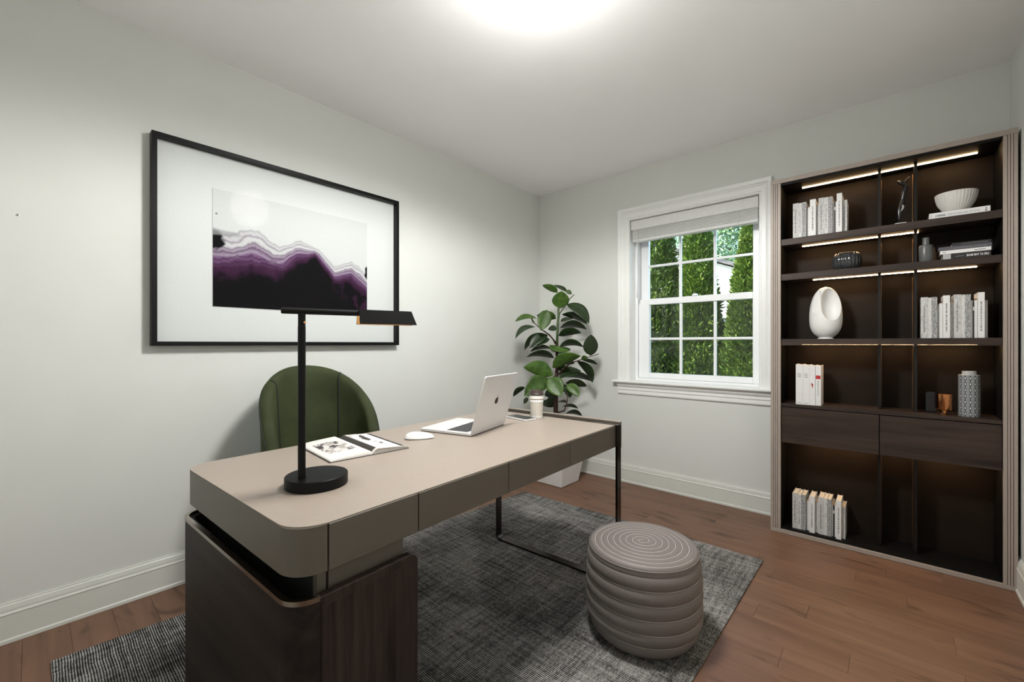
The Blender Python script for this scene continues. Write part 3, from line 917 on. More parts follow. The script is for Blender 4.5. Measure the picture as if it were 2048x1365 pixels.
G().lathe([(0, 0), (0.003, 0), (0.003, 0.002), (0, 0.002)], 12, cap=False).obj('switch', 'copper', lm, loc=(px_ + 0.0072, py_ + 0.0035, ZA - 0.028), rot=(0, R(90), 0))
arm = empty('arm', (px_, py_, ZA), an_, parent=lm)
G().tube([(-0.046, 0, 0), (-0.044, 0, 0), (0.15, 0, 0), (0.278, 0, 0)], [0.0055, 0.0078, 0.0078, 0.0078], 16).obj('arm_tube', 'lamp_black', arm, auto=40)
# folded trough shade, open below and at the ends
SX0, SX1, SD, ST, SB = 0.136, 0.279, 0.0295, 0.010, 0.022
g = G()
sec = [(-SB, -SD), (-ST, 0.0095), (ST, 0.0095), (SB, -SD)]
seci = [(-SB + 0.0016, -SD), (-ST + 0.0014, 0.0079), (ST - 0.0014, 0.0079), (SB - 0.0016, -SD)]
vs = []
for x, ex in ((SX0, 0.0), (SX1, 0.012)):
    for k, (y, z) in enumerate(sec + seci):
        vs.append((x + (ex if z < 0 else 0), y, z))
fs = []
for k in range(3):
    fs += [(k, k + 1, 8 + k + 1, 8 + k), (4 + k + 1, 4 + k, 12 + k, 12 + k + 1), (k + 1, k, 4 + k, 4 + k + 1), (8 + k, 8 + k + 1, 12 + k + 1, 12 + k)]
fs += [(0, 8, 12, 4), (3, 7, 15, 11)]
g.add(vs, fs).obj('shade', 'lamp_black', arm, fix=True)
vs = []
lin = [(-SB + 0.0020, -SD + 0.0005), (-ST + 0.0020, 0.0070), (ST - 0.0020, 0.0070), (SB - 0.0020, -SD + 0.0005)]
for x in (SX0 + 0.0004, SX1 - 0.0004):
    vs += [(x + (0.011 if (x > 0.2 and z < 0) else 0), y, z) for y, z in lin]
G().add(vs, [(k, 4 + k, 5 + k, k + 1) for k in range(3)]).obj('shade_lining', 'gold_lining', arm)
box('led_panel', 'lamp_led', SX0 + 0.004, SX1 - 0.004, -0.006, 0.006, -0.0105, -0.0085, arm)

# ------------------------------------------------------------------ laptop
lp = tag(empty('laptop', (-1.2592, 1.2776, ZD), 0.262), 'open silver laptop standing on the desk', 'laptop')
LW, LD = 0.142, 0.250
G().prism(rrect(-LD, 0.0, -LW, LW, (0.008, 0.008, 0.008, 0.008), 5), 0.0025, 0.0125).obj('base', 'silver_body', lp, auto=40, bevel=0.0015)
G().prism(rrect(-LD + 0.008, -0.008, -LW + 0.008, LW - 0.008, (0.006,) * 4, 4), 0.0, 0.0025).obj('foot_plate', 'ink_black', lp)
box('keyboard', 'ink_grey', -0.128, -0.028, -LW + 0.018, LW - 0.018, 0.0125, 0.0129, lp)
g = G()
for r_ in range(6):
    x1 = -0.031 - r_ * 0.0162
    nk = 14 if r_ < 5 else 9
    kw = (2 * LW - 0.04) / nk
    for k in range(nk):
        y0 = -LW + 0.02 + k * kw
        g.box(x1 - 0.0138, x1, y0 + 0.0011, y0 + kw - 0.0011, 0.0129, 0.0138)
ks = g.obj('keys', 'key_dark', lp); ks['kind'] = 'stuff'
box('trackpad', 'plastic_clear', -0.232, -0.145, -0.055, 0.055, 0.0125, 0.0128, lp, 0.0)
lid = empty('lid', (0.0, 0, 0.0105), parent=lp)
lid.rotation_euler = (0, R(16), 0)
LH = 0.236
def lidbox(poly, x0, x1):
    g = G().prism(poly, x0, x1)
    g.v = [(z, x, y) for x, y, z in g.v]
    return g
lidbox(rrect(-LW, LW, 0.0, LH, (0.009, 0.009, 0.004, 0.004), 5), -0.0030, 0.0032).obj('lid_shell', 'silver_body', lid, auto=40, fix=True, bevel=0.001)
lidbox(rrect(-LW + 0.006, LW - 0.006, 0.014, LH - 0.006, (0.004,) * 4, 4), -0.0036, -0.0031).obj('screen', 'phone_glass', lid, fix=True)
# emblem: a bitten apple outline with a leaf
def apple():
    pts = []
    for k in range(60):
        t = 2 * math.pi * k / 60
        r = 1.0 - 0.16 * math.exp(-((t - math.pi / 2) / 0.22) ** 2) - 0.10 * math.exp(-((t - 3 * math.pi / 2) / 0.25) ** 2)
        x, y = r * math.cos(t) * (1.0 - 0.10 * (math.sin(t) < 0) * abs(math.sin(t))), r * math.sin(t) * 1.04
        # bite on one side
        dx, dy = x - 1.18, y - 0.18
        dd = math.hypot(dx, dy)
        if dd < 0.46:
            x, y = 1.18 + dx / dd * 0.46, 0.18 + dy / dd * 0.46
        pts.append((x, y))
    leaf = [(0.02, 1.08)] + [(0.02 + 0.40 * s + 0.12 * math.sin(math.pi * s), 1.08 + 0.52 * s - 0.05 * math.sin(math.pi * s)) for s in (0.25, 0.5, 0.75, 1)] + [(0.02 + 0.40 * s - 0.14 * math.sin(math.pi * s), 1.08 + 0.52 * s + 0.08 * math.sin(math.pi * s)) for s in (0.75, 0.5, 0.25)]
    return pts, leaf
ap, lf = apple()
k_ = 0.0145
g = lidbox([(x * k_, LH * 0.52 + y * k_) for x, y in ap], 0.0032, 0.0036)
g2 = lidbox([(x * k_, LH * 0.52 + y * k_) for x, y in lf], 0.0032, 0.0036)
g.add(g2.v, g2.f)
g.obj('emblem', 'ink_black', lid, fix=True)

# ------------------------------------------------------------------ mouse
ms = tag(empty('computer_mouse', (-1.352, 0.992, ZD), R(60)), 'white computer mouse between the open magazine and the laptop', 'mouse')
def mouse_pt(u, v):
    a = 2 * math.pi * u
    rr_ = min(1.0, v * 1.0)
    se = 0.82
    cx, sx = math.copysign(abs(math.cos(a)) ** se, math.cos(a)), math.copysign(abs(math.sin(a)) ** se, math.sin(a))
    z = 0.021 * math.sqrt(max(0, 1 - rr_ ** 2.4)) + 0.004
    return (0.056 * rr_ * cx, 0.029 * rr_ * sx, z * (1 - 0.25 * rr_ * cx))
g = G().grid(mouse_pt, 40, 14, cu=True)
g.obj('shell', 'white_gloss', ms, smooth=True)
G().lathe([(0.0, 0), (0.9, 0), (0.97, 0.004), (0.9, 0.0045)], 32, cap=False, rmod=lambda a, z, k: 1).obj('base', 'plastic_clear', ms).scale = (0.056, 0.029, 1)

# ------------------------------------------------------------------ open magazine
mg = tag(empty('open_magazine', (-1.408, 0.757, ZD), R(-5)), 'open magazine with black and white photographs lying on the desk', 'magazine')
ML = 0.142
def page_z(t):
    return 0.0125 * math.sin(math.pi * min(1, t * 1.15)) ** 0.7 * (1 - 0.55 * t) + 0.004 if t > 0.001 else 0.004
nw, nl = 44, 70
for side, wd in ((-1, 0.137), (1, 0.127)):
    g = G()
    xs = np.linspace(-ML, ML, nl)
    for i in range(nw):
        t = i / (nw - 1)
        hz = 0.0035 + 0.014 * (1 - t) ** 0.5 * min(1, t * 9) ** 0.6 + 0.001
        for x in xs:
            g.v.append((x, side * (0.001 + wd * t), hz))
    for i in range(nw - 1):
        for j in range(nl - 1):
            q = (i * nl + j, i * nl + j + 1, (i + 1) * nl + j + 1, (i + 1) * nl + j)
            g.f.append(q if side < 0 else q[::-1])
    # block sides
    base = len(g.v)
    rim = [i * nl for i in range(nw)] + [(nw - 1) * nl + j for j in range(1, nl)] + [i * nl + nl - 1 for i in range(nw - 2, -1, -1)]
    for r_ in rim:
        x, y, z = g.v[r_]
        g.v.append((x, y, 0.0015))
    for k in range(len(rim) - 1):
        q = (rim[k], rim[k + 1], base + k + 1, base + k)
        g.f.append(q)
    me = g.mesh('pages', True)
    V = np.array(g.v)
    tt = np.abs(V[:, 1]) / wd
    xx = V[:, 0] / ML
    col = np.tile(np.array([0.72, 0.70, 0.67]), (len(V), 1))
    nz = fbm(xx * 6 + 9, tt * 8 + 3, 5, 4)
    if side < 0:
        # figures on the left page
        inside = (tt > 0.20) & (tt < 0.85) & (xx > -0.55) & (xx < 0.55)
        col[inside] = [0.62, 0.60, 0.575]
        blot = inside & (fbm(xx * 9 + 1, tt * 9 + 7, 21, 3) > 0.60)
        col[blot] = [0.05, 0.045, 0.045]
        soft = inside & ~blot & (fbm(xx * 7, tt * 7, 33, 3) > 0.57)
        col[soft] = [0.40, 0.37, 0.34]
        edge = tt < 0.05
    else:
        dark = (tt > 0.84) & (tt < 0.97) & (xx < 0.93)
        col[dark] = [0.015, 0.014, 0.014]
        band = (np.abs(tt - 0.50 - 0.05 * np.sin(xx * 5)) < 0.10 * (1 - np.abs(xx + 0.1) ** 2)) & (xx < 0.55)
        col[band & (nz > 0.42)] = [0.05, 0.045, 0.042]
        b2 = (tt < 0.16) & (xx < 0.9)
        col[b2] = [0.05, 0.045, 0.04]
        col[(tt > 0.18) & (tt < 0.30) & (nz > 0.5) & (xx < 0.4)] = [0.45, 0.42, 0.39]
    low = V[:, 2] < 0.002
    col[low] = [0.66, 0.64, 0.61]
    paint(me, col)
    link('pages', me, 'page_print', mg)
G().box(-ML - 0.003, ML + 0.003, -0.141, 0.131, 0.0, 0.0015).obj('cover', 'ink_black', mg)

# ------------------------------------------------------------------ phone and cup
p4 = [Vector((-1.414, 1.555)), Vector((-1.405, 1.627)), Vector((-1.262, 1.606)), Vector((-1.271, 1.534))]
ph_ = tag(empty('mobile_phone', (-1.338, 1.580, ZD), R(-8.4)), 'black mobile phone lying beside the paper cup', 'phone')
G().prism(rrect(-0.074, 0.074, -0.036, 0.036, (0.010,) * 4, 6), 0.0, 0.0085).obj('body', 'silver_body', ph_, auto=40, bevel=0.002)
G().prism(rrect(-0.071, 0.071, -0.033, 0.033, (0.008,) * 4, 6), 0.0085, 0.0092).obj('screen', 'phone_glass', ph_)
cp = tag(empty('coffee_cup', (-1.289, 1.640, ZD)), 'cream and white takeaway cup with a dark brown lid', 'cup')
G().lathe([(0.0, 0.001), (0.027, 0.0), (0.0285, 0.002), (0.0295, 0.016)], 40, cap=False).obj('cup_bottom', 'cup_white', cp, auto=50)
G().lathe([(0.0295, 0.016), (0.0325, 0.082)], 40, cap=False).obj('cup_wall', 'cup_cream', cp, smooth=True)
G().lathe([(0.0325, 0.082), (0.0332, 0.082), (0.0336, 0.092), (0.0330, 0.093), (0.0336, 0.104), (0.0343, 0.104), (0.0346, 0.114), (0.033, 0.116)], 40, cap=False).obj('cup_band', 'cup_white', cp, auto=50)
G().lathe([(0.0334, 0.0932), (0.03415, 0.0932), (0.0345, 0.1038), (0.0334, 0.1038)], 40, cap=False).obj('sleeve', 'cup_cream', cp, smooth=True)
G().lathe([(0.0340, 0.114), (0.0362, 0.115), (0.0362, 0.121), (0.0345, 0.123), (0.0325, 0.132), (0.0315, 0.136), (0.029, 0.137), (0.028, 0.1335), (0.0, 0.1335)], 40, cap=False).obj('lid', 'cup_lid', cp, auto=40)

# ------------------------------------------------------------------ pouf
pf = tag(empty('pouf', (-0.697, 1.535, RUG)), 'round grey-brown leather pouf with a spiral stitched top', 'pouf')
PR, PH, NR = 0.211, 0.335, 6
def pouf_r(z):
    t = z / PH
    return PR * (0.80 + 0.20 * min(1, (t / 0.26)) ** 0.6) * (1 - 0.06 * max(0, (t - 0.55) / 0.45) ** 2)
prof = [(0.0, 0.0), (pouf_r(0) * 0.93, 0.001)]
hz = [0.008 + (PH - 0.045) * k / NR for k in range(NR + 1)]
for k in range(NR):
    for j in range(10):
        t = j / 10
        z = hz[k] + (hz[k + 1] - hz[k]) * t
        prof.append((pouf_r(z) - 0.008 + 0.008 * math.sin(math.pi * t) ** 0.6, z))
prof.append((pouf_r(hz[-1]) - 0.008, hz[-1]))
G().lathe(prof, 96, cap=False).obj('body', 'pouf_leather', pf, smooth=True)
RT = pouf_r(PH) + 0.001
turns = 8
def top_pt(u, v):
    a = 2 * math.pi * u
    r = RT * v
    zt = PH - 0.010 + 0.010 * (1 - v * v)
    if v > 0.93:
        e = (v - 0.93) / 0.07
        r = RT * 0.93 + 0.07 * RT * math.sin(e * math.pi / 2)
        return (r * math.cos(a), r * math.sin(a), zt - 0.026 * (1 - math.cos(e * math.pi / 2)))
    phs = (v / 0.93 * turns - u) % 1.0
    bump = abs(math.sin(math.pi * phs)) ** 0.5
    return (r * math.cos(a), r * math.sin(a), zt - 0.004 + 0.004 * bump)
G().grid(top_pt, 128, 110, cu=True).obj('top', 'pouf_leather', pf, smooth=True)
pts = []
for k in range(700):
    th = k / 699 * (turns) * 2 * math.pi
    v_ = 0.93 / turns * (th / (2 * math.pi))
    r = RT * v_
    pts.append((r * math.cos(th), r * math.sin(th), PH - 0.010 + 0.010 * (1 - v_ * v_) - 0.0030))
G().tube(pts, 0.0010, 5).obj('spiral_stitching', 'pouf_thread', pf, smooth=True)
pts = [((RT + 0.0) * 0.985 * math.cos(2 * math.pi * k / 96), (RT + 0.0) * 0.985 * math.sin(2 * math.pi * k / 96), PH - 0.0215) for k in range(97)]
G().tube(pts, 0.0028, 6).obj('rim_piping', 'pouf_leather', pf, smooth=True)
for k in range(1, NR + 1):
    rr_ = pouf_r(hz[k]) - 0.0062
    G().tube([(rr_ * math.cos(2 * math.pi * i / 72), rr_ * math.sin(2 * math.pi * i / 72), hz[k] + 0.0008) for i in range(73)], 0.0009, 5).obj('seam_stitching', 'pouf_thread', pf, smooth=True)
G().lathe([(RT * 0.99, PH - 0.024), (pouf_r(hz[-1]) - 0.008, hz[-1])], 96, cap=False).obj('rim_band', 'pouf_leather', pf, smooth=True)

# ------------------------------------------------------------------ rubber plant
PX, PY = -1.952, 2.752
pt = tag(empty('rubber_plant', (PX, PY, 0)), 'rubber plant with dark glossy leaves in a white pot in the corner', 'plant')
po_ = Vector((PX, PY, 0))
def taper(g, b0, b1, z0, z1, tw0=0.0):
    vs = [(-b0, -b0, z0), (b0, -b0, z0), (b0, b0, z0), (-b0, b0, z0), (-b1, -b1, z1), (b1, -b1, z1), (b1, b1, z1), (-b1, b1, z1)]
    return g.add(vs, [(3, 2, 1, 0), (0, 1, 5, 4), (1, 2, 6, 5), (2, 3, 7, 6), (3, 0, 4, 7)])
g = taper(G(), 0.118, 0.175, 0.001, 0.36)
b_ = 0.175; i_ = 0.160
o = len(g.v)
g.v += [(-i_, -i_, 0.36), (i_, -i_, 0.36), (i_, i_, 0.36), (-i_, i_, 0.36), (-0.15, -0.15, 0.30), (0.15, -0.15, 0.30), (0.15, 0.15, 0.30), (-0.15, 0.15, 0.30)]
for k in range(4):
    j = (k + 1) % 4
    g.f += [(4 + k, 4 + j, o + j, o + k), (o + k, o + j, o + 4 + j, o + 4 + k)]
g.obj('pot', 'pot_white', pt, bevel=0.006, seg=3, fix=True)
box('soil', 'soil', -0.151, 0.151, -0.151, 0.151, 0.29, 0.325, pt)
D0 = 3.355
def pl(cx, cy, dd=0.0):
    """crop pixel of the plant close-up -> point relative to the plant's base"""
    return cam_point(1000 + cx / 3.035, 550 + cy / 3.035, D0 + dd) - po_
G().tube([pl(338, 990), pl(338, 830), pl(340, 700), pl(346, 560), pl(346, 420)], [0.022, 0.019, 0.016, 0.013, 0.011], 10).obj('stem', 'bark', pt, smooth=True)
G().tube([pl(346, 425), pl(350, 320), pl(356, 200), pl(366, 120)], [0.011, 0.010, 0.008, 0.005], 8).obj('stem', 'green_stem', pt, smooth=True)
for br in ([(346, 420, 0), (300, 365, -.04), (255, 335, -.06), (205, 290, -.08)], [(348, 440, 0), (320, 390, .04), (270, 340, .06)], [(342, 620, 0), (380, 575, -.05), (430, 535, -.08), (505, 512, -.1), (600, 480, -.11)],
           [(352, 290, 0), (362, 235, .02), (395, 190, .03)], [(340, 840, -.02), (390, 825, -.06), (408, 770, -.09), (410, 715, -.1)], [(366, 130, 0), (420, 150, -.01), (450, 120, -.02)], [(205, 292, -.08), (190, 262, -.08), (168, 240, -.08)]):
    G().tube([pl(*p) for p in br], [0.007 - 0.004 * k / (len(br) - 1) for k in range(len(br))], 6).obj('branch', 'green_stem' if br[0][1] < 300 else 'bark', pt, smooth=True)
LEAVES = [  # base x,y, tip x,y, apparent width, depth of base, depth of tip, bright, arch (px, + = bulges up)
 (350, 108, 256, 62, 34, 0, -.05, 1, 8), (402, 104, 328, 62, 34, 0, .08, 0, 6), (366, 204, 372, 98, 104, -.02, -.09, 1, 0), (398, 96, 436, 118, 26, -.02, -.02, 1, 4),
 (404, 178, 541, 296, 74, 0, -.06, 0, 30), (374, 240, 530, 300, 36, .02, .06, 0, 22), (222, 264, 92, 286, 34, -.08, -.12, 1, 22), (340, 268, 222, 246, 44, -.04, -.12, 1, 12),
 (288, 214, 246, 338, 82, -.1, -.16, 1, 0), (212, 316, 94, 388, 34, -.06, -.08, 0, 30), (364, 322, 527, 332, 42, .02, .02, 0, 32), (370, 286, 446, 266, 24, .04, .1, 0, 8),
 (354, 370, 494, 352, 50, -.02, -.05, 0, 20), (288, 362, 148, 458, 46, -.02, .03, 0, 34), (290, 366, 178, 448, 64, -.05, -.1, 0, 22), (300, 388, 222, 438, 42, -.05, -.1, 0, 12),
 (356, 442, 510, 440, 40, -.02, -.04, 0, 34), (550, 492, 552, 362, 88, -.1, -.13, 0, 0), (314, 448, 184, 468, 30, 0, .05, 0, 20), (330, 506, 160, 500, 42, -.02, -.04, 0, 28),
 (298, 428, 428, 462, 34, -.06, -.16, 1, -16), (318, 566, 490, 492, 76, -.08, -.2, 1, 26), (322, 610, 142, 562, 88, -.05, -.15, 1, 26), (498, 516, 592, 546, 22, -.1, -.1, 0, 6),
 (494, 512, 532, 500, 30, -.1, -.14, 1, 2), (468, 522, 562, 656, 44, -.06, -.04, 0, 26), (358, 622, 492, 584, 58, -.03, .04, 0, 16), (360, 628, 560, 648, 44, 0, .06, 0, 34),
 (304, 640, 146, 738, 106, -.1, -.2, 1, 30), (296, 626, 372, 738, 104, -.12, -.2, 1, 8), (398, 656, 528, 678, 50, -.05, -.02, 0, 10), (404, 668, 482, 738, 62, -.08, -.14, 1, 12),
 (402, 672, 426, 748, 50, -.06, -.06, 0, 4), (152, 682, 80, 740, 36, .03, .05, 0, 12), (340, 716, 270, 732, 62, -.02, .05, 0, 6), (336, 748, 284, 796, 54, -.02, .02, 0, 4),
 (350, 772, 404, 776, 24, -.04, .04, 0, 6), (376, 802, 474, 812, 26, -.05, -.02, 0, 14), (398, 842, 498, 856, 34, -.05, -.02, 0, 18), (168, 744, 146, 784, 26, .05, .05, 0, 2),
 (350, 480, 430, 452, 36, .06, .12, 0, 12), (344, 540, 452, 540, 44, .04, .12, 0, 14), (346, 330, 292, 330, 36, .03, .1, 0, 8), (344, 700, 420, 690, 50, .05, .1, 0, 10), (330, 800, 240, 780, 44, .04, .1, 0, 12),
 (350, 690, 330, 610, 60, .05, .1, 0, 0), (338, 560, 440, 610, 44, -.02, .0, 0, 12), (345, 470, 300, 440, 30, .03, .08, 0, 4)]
fwd = Vector((-SN, CS, 0))
for i, (bx, by, tx, ty, wpx, db, dt, br_, arch) in enumerate(LEAVES):
    B, T = pl(bx, by, db), pl(tx, ty, dt)
    ax = T - B
    Ln = ax.length
    ax_n = ax.normalized()
    side = ax_n.cross(fwd).normalized()       # across the leaf in the picture
    face = side.cross(ax_n).normalized()
    if face.dot(fwd) > 0:
        face = -face
    wm = wpx / 3.035 * D0 / 851
    full = max(wm, min(0.50 * Ln, 0.11))
    roll = math.acos(min(1, wm / full))
    upv = Vector((0, 0, 1))
    # roll so that the upper face turns towards the sky
    s1 = side * math.cos(roll) + face * math.sin(roll)
    s2 = side * math.cos(roll) - face * math.sin(roll)
    def nz_(s): return ax_n.cross(s)
    cand = []
    for s in (s1, s2):
        nn = ax_n.cross(s)
        if nn.z < 0: nn = -nn
        cand.append((nn.z if roll > 0.2 else 1, s, nn))
    cand.sort(key=lambda c: -c[0])
    _, sd, nn = cand[0]
    am = arch / 3.035 * D0 / 851
    bulge = upv - ax_n * upv.dot(ax_n)
    bulge = bulge.normalized() if bulge.length > 0.2 else nn
    g = G()
    nu, nv = 9, 7
    for a in range(nu):
        t = a / (nu - 1)
        wv = 0.5 * full * (math.sin(math.pi * t ** 0.85) ** 0.72 if 0 < t < 1 else 0.0)
        for b2 in range(nv):
            s = -1 + 2 * b2 / (nv - 1)
            p = B + ax * t + bulge * am * 4 * t * (1 - t) * 0.8 + sd * wv * s + nn * (0.14 * wv * abs(s) - 0.03 * wv * (abs(s) < 0.01))
            g.v.append(tuple(p - B))
    for a in range(nu - 1):
        for b2 in range(nv - 1):
            g.f.append((a * nv + b2, a * nv + b2 + 1, (a + 1) * nv + b2 + 1, (a + 1) * nv + b2))
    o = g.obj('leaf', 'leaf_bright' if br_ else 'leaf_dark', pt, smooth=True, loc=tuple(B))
    md = o.modifiers.new('thickness', 'SOLIDIFY'); md.thickness = 0.0012

# ------------------------------------------------------------------ framed picture
FX = XL + 0.047
fy0, fy1, fz0, fz1 = 0.342, 1.568, 1.076, 2.000
pic = tag(empty('framed_picture', (XL, (fy0 + fy1) / 2, fz0)), 'large black framed abstract print hanging on the left wall', 'picture')
fo = Vector(pic.location)
def pb(name, mat, x0, x1, y0, y1, z0, z1, **kw):
    return box(name, mat, x0 - fo.x, x1 - fo.x, y0 - fo.y, y1 - fo.y, z0 - fo.z, z1 - fo.z, pic, **kw)
fw = 0.019
pb('frame_bar', 'frame_black', XL + 0.0005, FX, fy0, fy0 + fw, fz0, fz1, bevel=0.001)
pb('frame_bar', 'frame_black', XL + 0.0005, FX, fy1 - fw, fy1, fz0, fz1, bevel=0.001)
pb('frame_bar', 'frame_black', XL + 0.0005, FX, fy0 + fw, fy1 - fw, fz0, fz0 + fw, bevel=0.001)
pb('frame_bar', 'frame_black', XL + 0.0005, FX, fy0 + fw, fy1 - fw, fz1 - fw, fz1, bevel=0.001)
pb('mat_board', 'mat_board', XL + 0.004, XL + 0.012, fy0 + fw, fy1 - fw, fz0 + fw, fz1 - fw)
pb('glass', 'picture_glass', XL + 0.0245, XL + 0.0265, fy0 + fw, fy1 - fw, fz0 + fw, fz1 - fw)
# the print itself
def plane_pt(px, py, X):
    l = (px - 1024) / 851; d = X / (-SN + CS * l)
    return CS * d + SN * l * d, 1.085 + (688 - py) / 851 * d
AX = XL + 0.0145
ay0, az1 = plane_pt(425.5, 376, AX); ay1, _ = plane_pt(734, 449, AX)
_, az0 = plane_pt(425.5, 613, AX)
pb('print_backing', 'mat_board', XL + 0.012, AX - 0.0002, ay0 - 0.001, ay1 + 0.001, az0 - 0.001, az1 + 0.001)
nu, nv = 420, 270
U, V = np.meshgrid(np.linspace(0, 1, nu), np.linspace(0, 1, nv))
dl, dr = 1 / 675., 1 / 505.
def cu_(pts):
    t = np.array([(p[0] - 413) / (1290 - 413) for p in pts]); y = np.array([p[1] for p in pts], float)
    u = t * dl / (dr - t * (dr - dl))
    top = 385 + (583 - 385) * t; bot = 1060 + (1088 - 1060) * t
    return np.interp(U, u, (bot - y) / (bot - top))
ridge = cu_([(413, 618), (480, 640), (520, 648), (560, 640), (620, 622), (665, 622), (710, 655), (760, 700), (800, 722), (850, 700), (890, 680), (925, 680), (955, 700), (990, 716), (1025, 730), (1062, 775), (1110, 822), (1160, 806), (1205, 792), (1245, 820), (1290, 872)])
dark = cu_([(413, 846), (500, 842), (560, 838), (640, 820), (700, 838), (760, 862), (820, 850), (860, 812), (900, 790), (960, 782), (1000, 762), (1030, 800), (1070, 850), (1110, 905), (1160, 895), (1200, 890), (1290, 970)])
wob = (fbm(U * 9, V * 7, 40, 4) - 0.5) + 0.55 * (fbm(U * 40, V * 12, 45, 3) - 0.5)
s = (ridge - V) / np.maximum(ridge - dark, 0.02) + wob * 0.22
white = np.array([0.615, 0.605, 0.61]); lilac = np.array([0.40, 0.34, 0.41]); purple = np.array([0.17, 0.085, 0.18]); plum = np.array([0.050, 0.016, 0.045]); black = np.array([0.006, 0.005, 0.006])
def lerp(a, b, t): return a + (b - a) * np.clip(t, 0, 1)[..., None]
C = np.tile(white, (nv, nu, 1)).astype(float)
C = lerp(C, lilac, (s + 0.04) / 0.32 * 0.8)
C = lerp(C, white, np.exp(-((s - 0.30) / 0.09) ** 2) * 0.75)
C = lerp(C, purple, (s - 0.40) / 0.28)
C = lerp(C, lilac, np.exp(-((s - 0.62 - wob * 0.3) / 0.05) ** 2) * 0.55)
C = lerp(C, plum, (s - 0.70) / 0.30)
for k, c0 in enumerate((0.03, 0.20, 0.42, 0.55, 0.74, 0.88)):
    wl = 0.022 + 0.02 * fbm(U * 14, V * 3, 60 + k, 2)
    C = lerp(C, plum, np.exp(-((s - c0 - 0.05 * (fbm(U * 22, V * 5, 70 + k, 2) - 0.5)) / wl) ** 2) * (0.35 + 0.08 * k))
mott = fbm(U * 26, V * 18, 90, 3)
C = lerp(C, black, (s - 1.0 + (mott - 0.5) * 0.3) / 0.35)
hz_ = np.clip((U - 0.60) / 0.4, 0, 1) * (fbm(U * 30, V * 12, 95, 3) > 0.56)
C = lerp(C, plum * 0.8, hz_ * (s > 1) * (s < 2.2) * 0.8)
# dark blot at the left edge and a few specks
def blob(cx, cy, rx, ry, seed):
    return np.clip(1.25 - (((U - cx) / rx) ** 2 + ((V - cy) / ry) ** 2) + 1.6 * (fbm(U * 30, V * 24, seed, 3) - 0.5), 0, 1)
C = lerp(C, black, np.clip(blob(0.0, 0.565, 0.055, 0.075, 101) * 2, 0, 1))
C = lerp(C, np.array([0.30, 0.29, 0.30]), blob(0.05, 0.635, 0.10, 0.03, 102) * 0.7)
C = lerp(C, np.array([0.2, 0.19, 0.2]), np.clip(blob(0.018, 0.79, 0.006, 0.008, 103), 0, 1))
C = lerp(C, black, np.clip(blob(1.0, 0.46, 0.02, 0.07, 104) * 2, 0, 1))
g = G()
yy_ = ay0 + (ay1 - ay0) * U.ravel(); zz_ = az0 + (az1 - az0) * V.ravel()
me = bpy.data.meshes.new('print')
idx = np.arange(nu * nv).reshape(nv, nu)
fq = np.stack([idx[:-1, :-1], idx[:-1, 1:], idx[1:, 1:], idx[1:, :-1]], -1).reshape(-1, 4)
me.from_pydata(np.stack([np.full(nu * nv, AX - fo.x), yy_ - fo.y, zz_ - fo.z], 1).tolist(), [], fq.tolist())
paint(me, C.reshape(-1, 3))
link('print', me, 'art_print', pic)

tag(G().lathe([(0.0, 0.0), (0.0022, 0.0), (0.003, 0.005), (0.0, 0.006)], 10, cap=False).obj('wall_nail', 'bronze_metal', loc=(XL, -0.03, 1.56), rot=(0, R(90), 0)), 'tiny nail sticking out of the bare left wall', 'nail')
# ------------------------------------------------------------------ bookcase
BX0, BX1, BY0, BY1, BH = -0.512, 0.425, 2.85, 3.079, 2.03
bc = tag(empty('bookcase', ((BX0 + BX1) / 2, BY0, 0)), 'tall dark wood bookcase with lit shelves and beige fluted sides', 'bookcase')
bo = Vector(bc.location)
def bb(name, mat, x0, x1, y0, y1, z0, z1, parent=bc, **kw):
    return box(name, mat, x0 - bo.x, x1 - bo.x, y0 - bo.y, y1 - bo.y, z0, z1, parent, **kw)
IX0, IX1 = -0.461, 0.381
for (a, c, sgn) in ((BX0, IX0, 1), (BX1, IX1, -1)):
    lo_, hi_ = min(a, c), max(a, c)
    sp_ = bb('side_panel', 'case_dark', lo_, hi_, BY0 + 0.010, BY1, 0.022, BH - 0.024)
    ws = [0.014, 0.008, 0.008, 0.015] if sgn > 0 else [0.012, 0.007, 0.007, 0.012]
    x = a
    for k, w_ in enumerate(ws):
        x0, x1 = (x, x + w_) if sgn > 0 else (x - w_, x)
        bb('flute', 'case_beige', x0, x1, BY0, BY0 + 0.0102, 0.022, BH - 0.024, sp_, bevel=0.0008)
        x += sgn * (w_ + 0.0017)
bb('top_board', 'case_beige', BX0, BX1, BY0 - 0.002, BY1, BH - 0.0238, BH, bevel=0.001)
bb('bottom_board', 'case_beige', BX0, BX1, BY0 - 0.002, BY1, 0.001, 0.0215, bevel=0.001)
BZ0, BZ1 = 0.022, BH - 0.024
D1, D2 = -0.0335, 0.1030
# back panels, one per column
for a, c in ((IX0, D1), (D1, D2), (D2, IX1)):
    bb('back_panel', 'case_back', a + 0.001, c - 0.001, BY1 - 0.009, BY1 - 0.001, BZ0, BZ1)
bb('floor_board', 'case_dark', IX0, IX1, BY0 + 0.012, BY1 - 0.01, BZ0, BZ0 + 0.010)
bb('top_lining', 'case_dark', IX0, IX1, BY0 + 0.008, BY1 - 0.01, BZ1 - 0.012, BZ1)
SH = [(1.653, 1.684), (1.453, 1.484), (1.080, 1.112)]
DR = (0.519, 0.729)
for z0, z1 in SH:
    bb('shelf', 'smoked_oak_flat', IX0, IX1, BY0 + 0.010, BY1 - 0.010, z0, z1, bevel=0.001)
    bb('shelf_lip', 'smoked_oak_flat', IX0, IX1, BY0 + 0.010, BY0 + 0.019, z0 - 0.0045, z0 - 0.0001)
dr_ = empty('drawer_unit', (0, 0, 0), parent=bc)
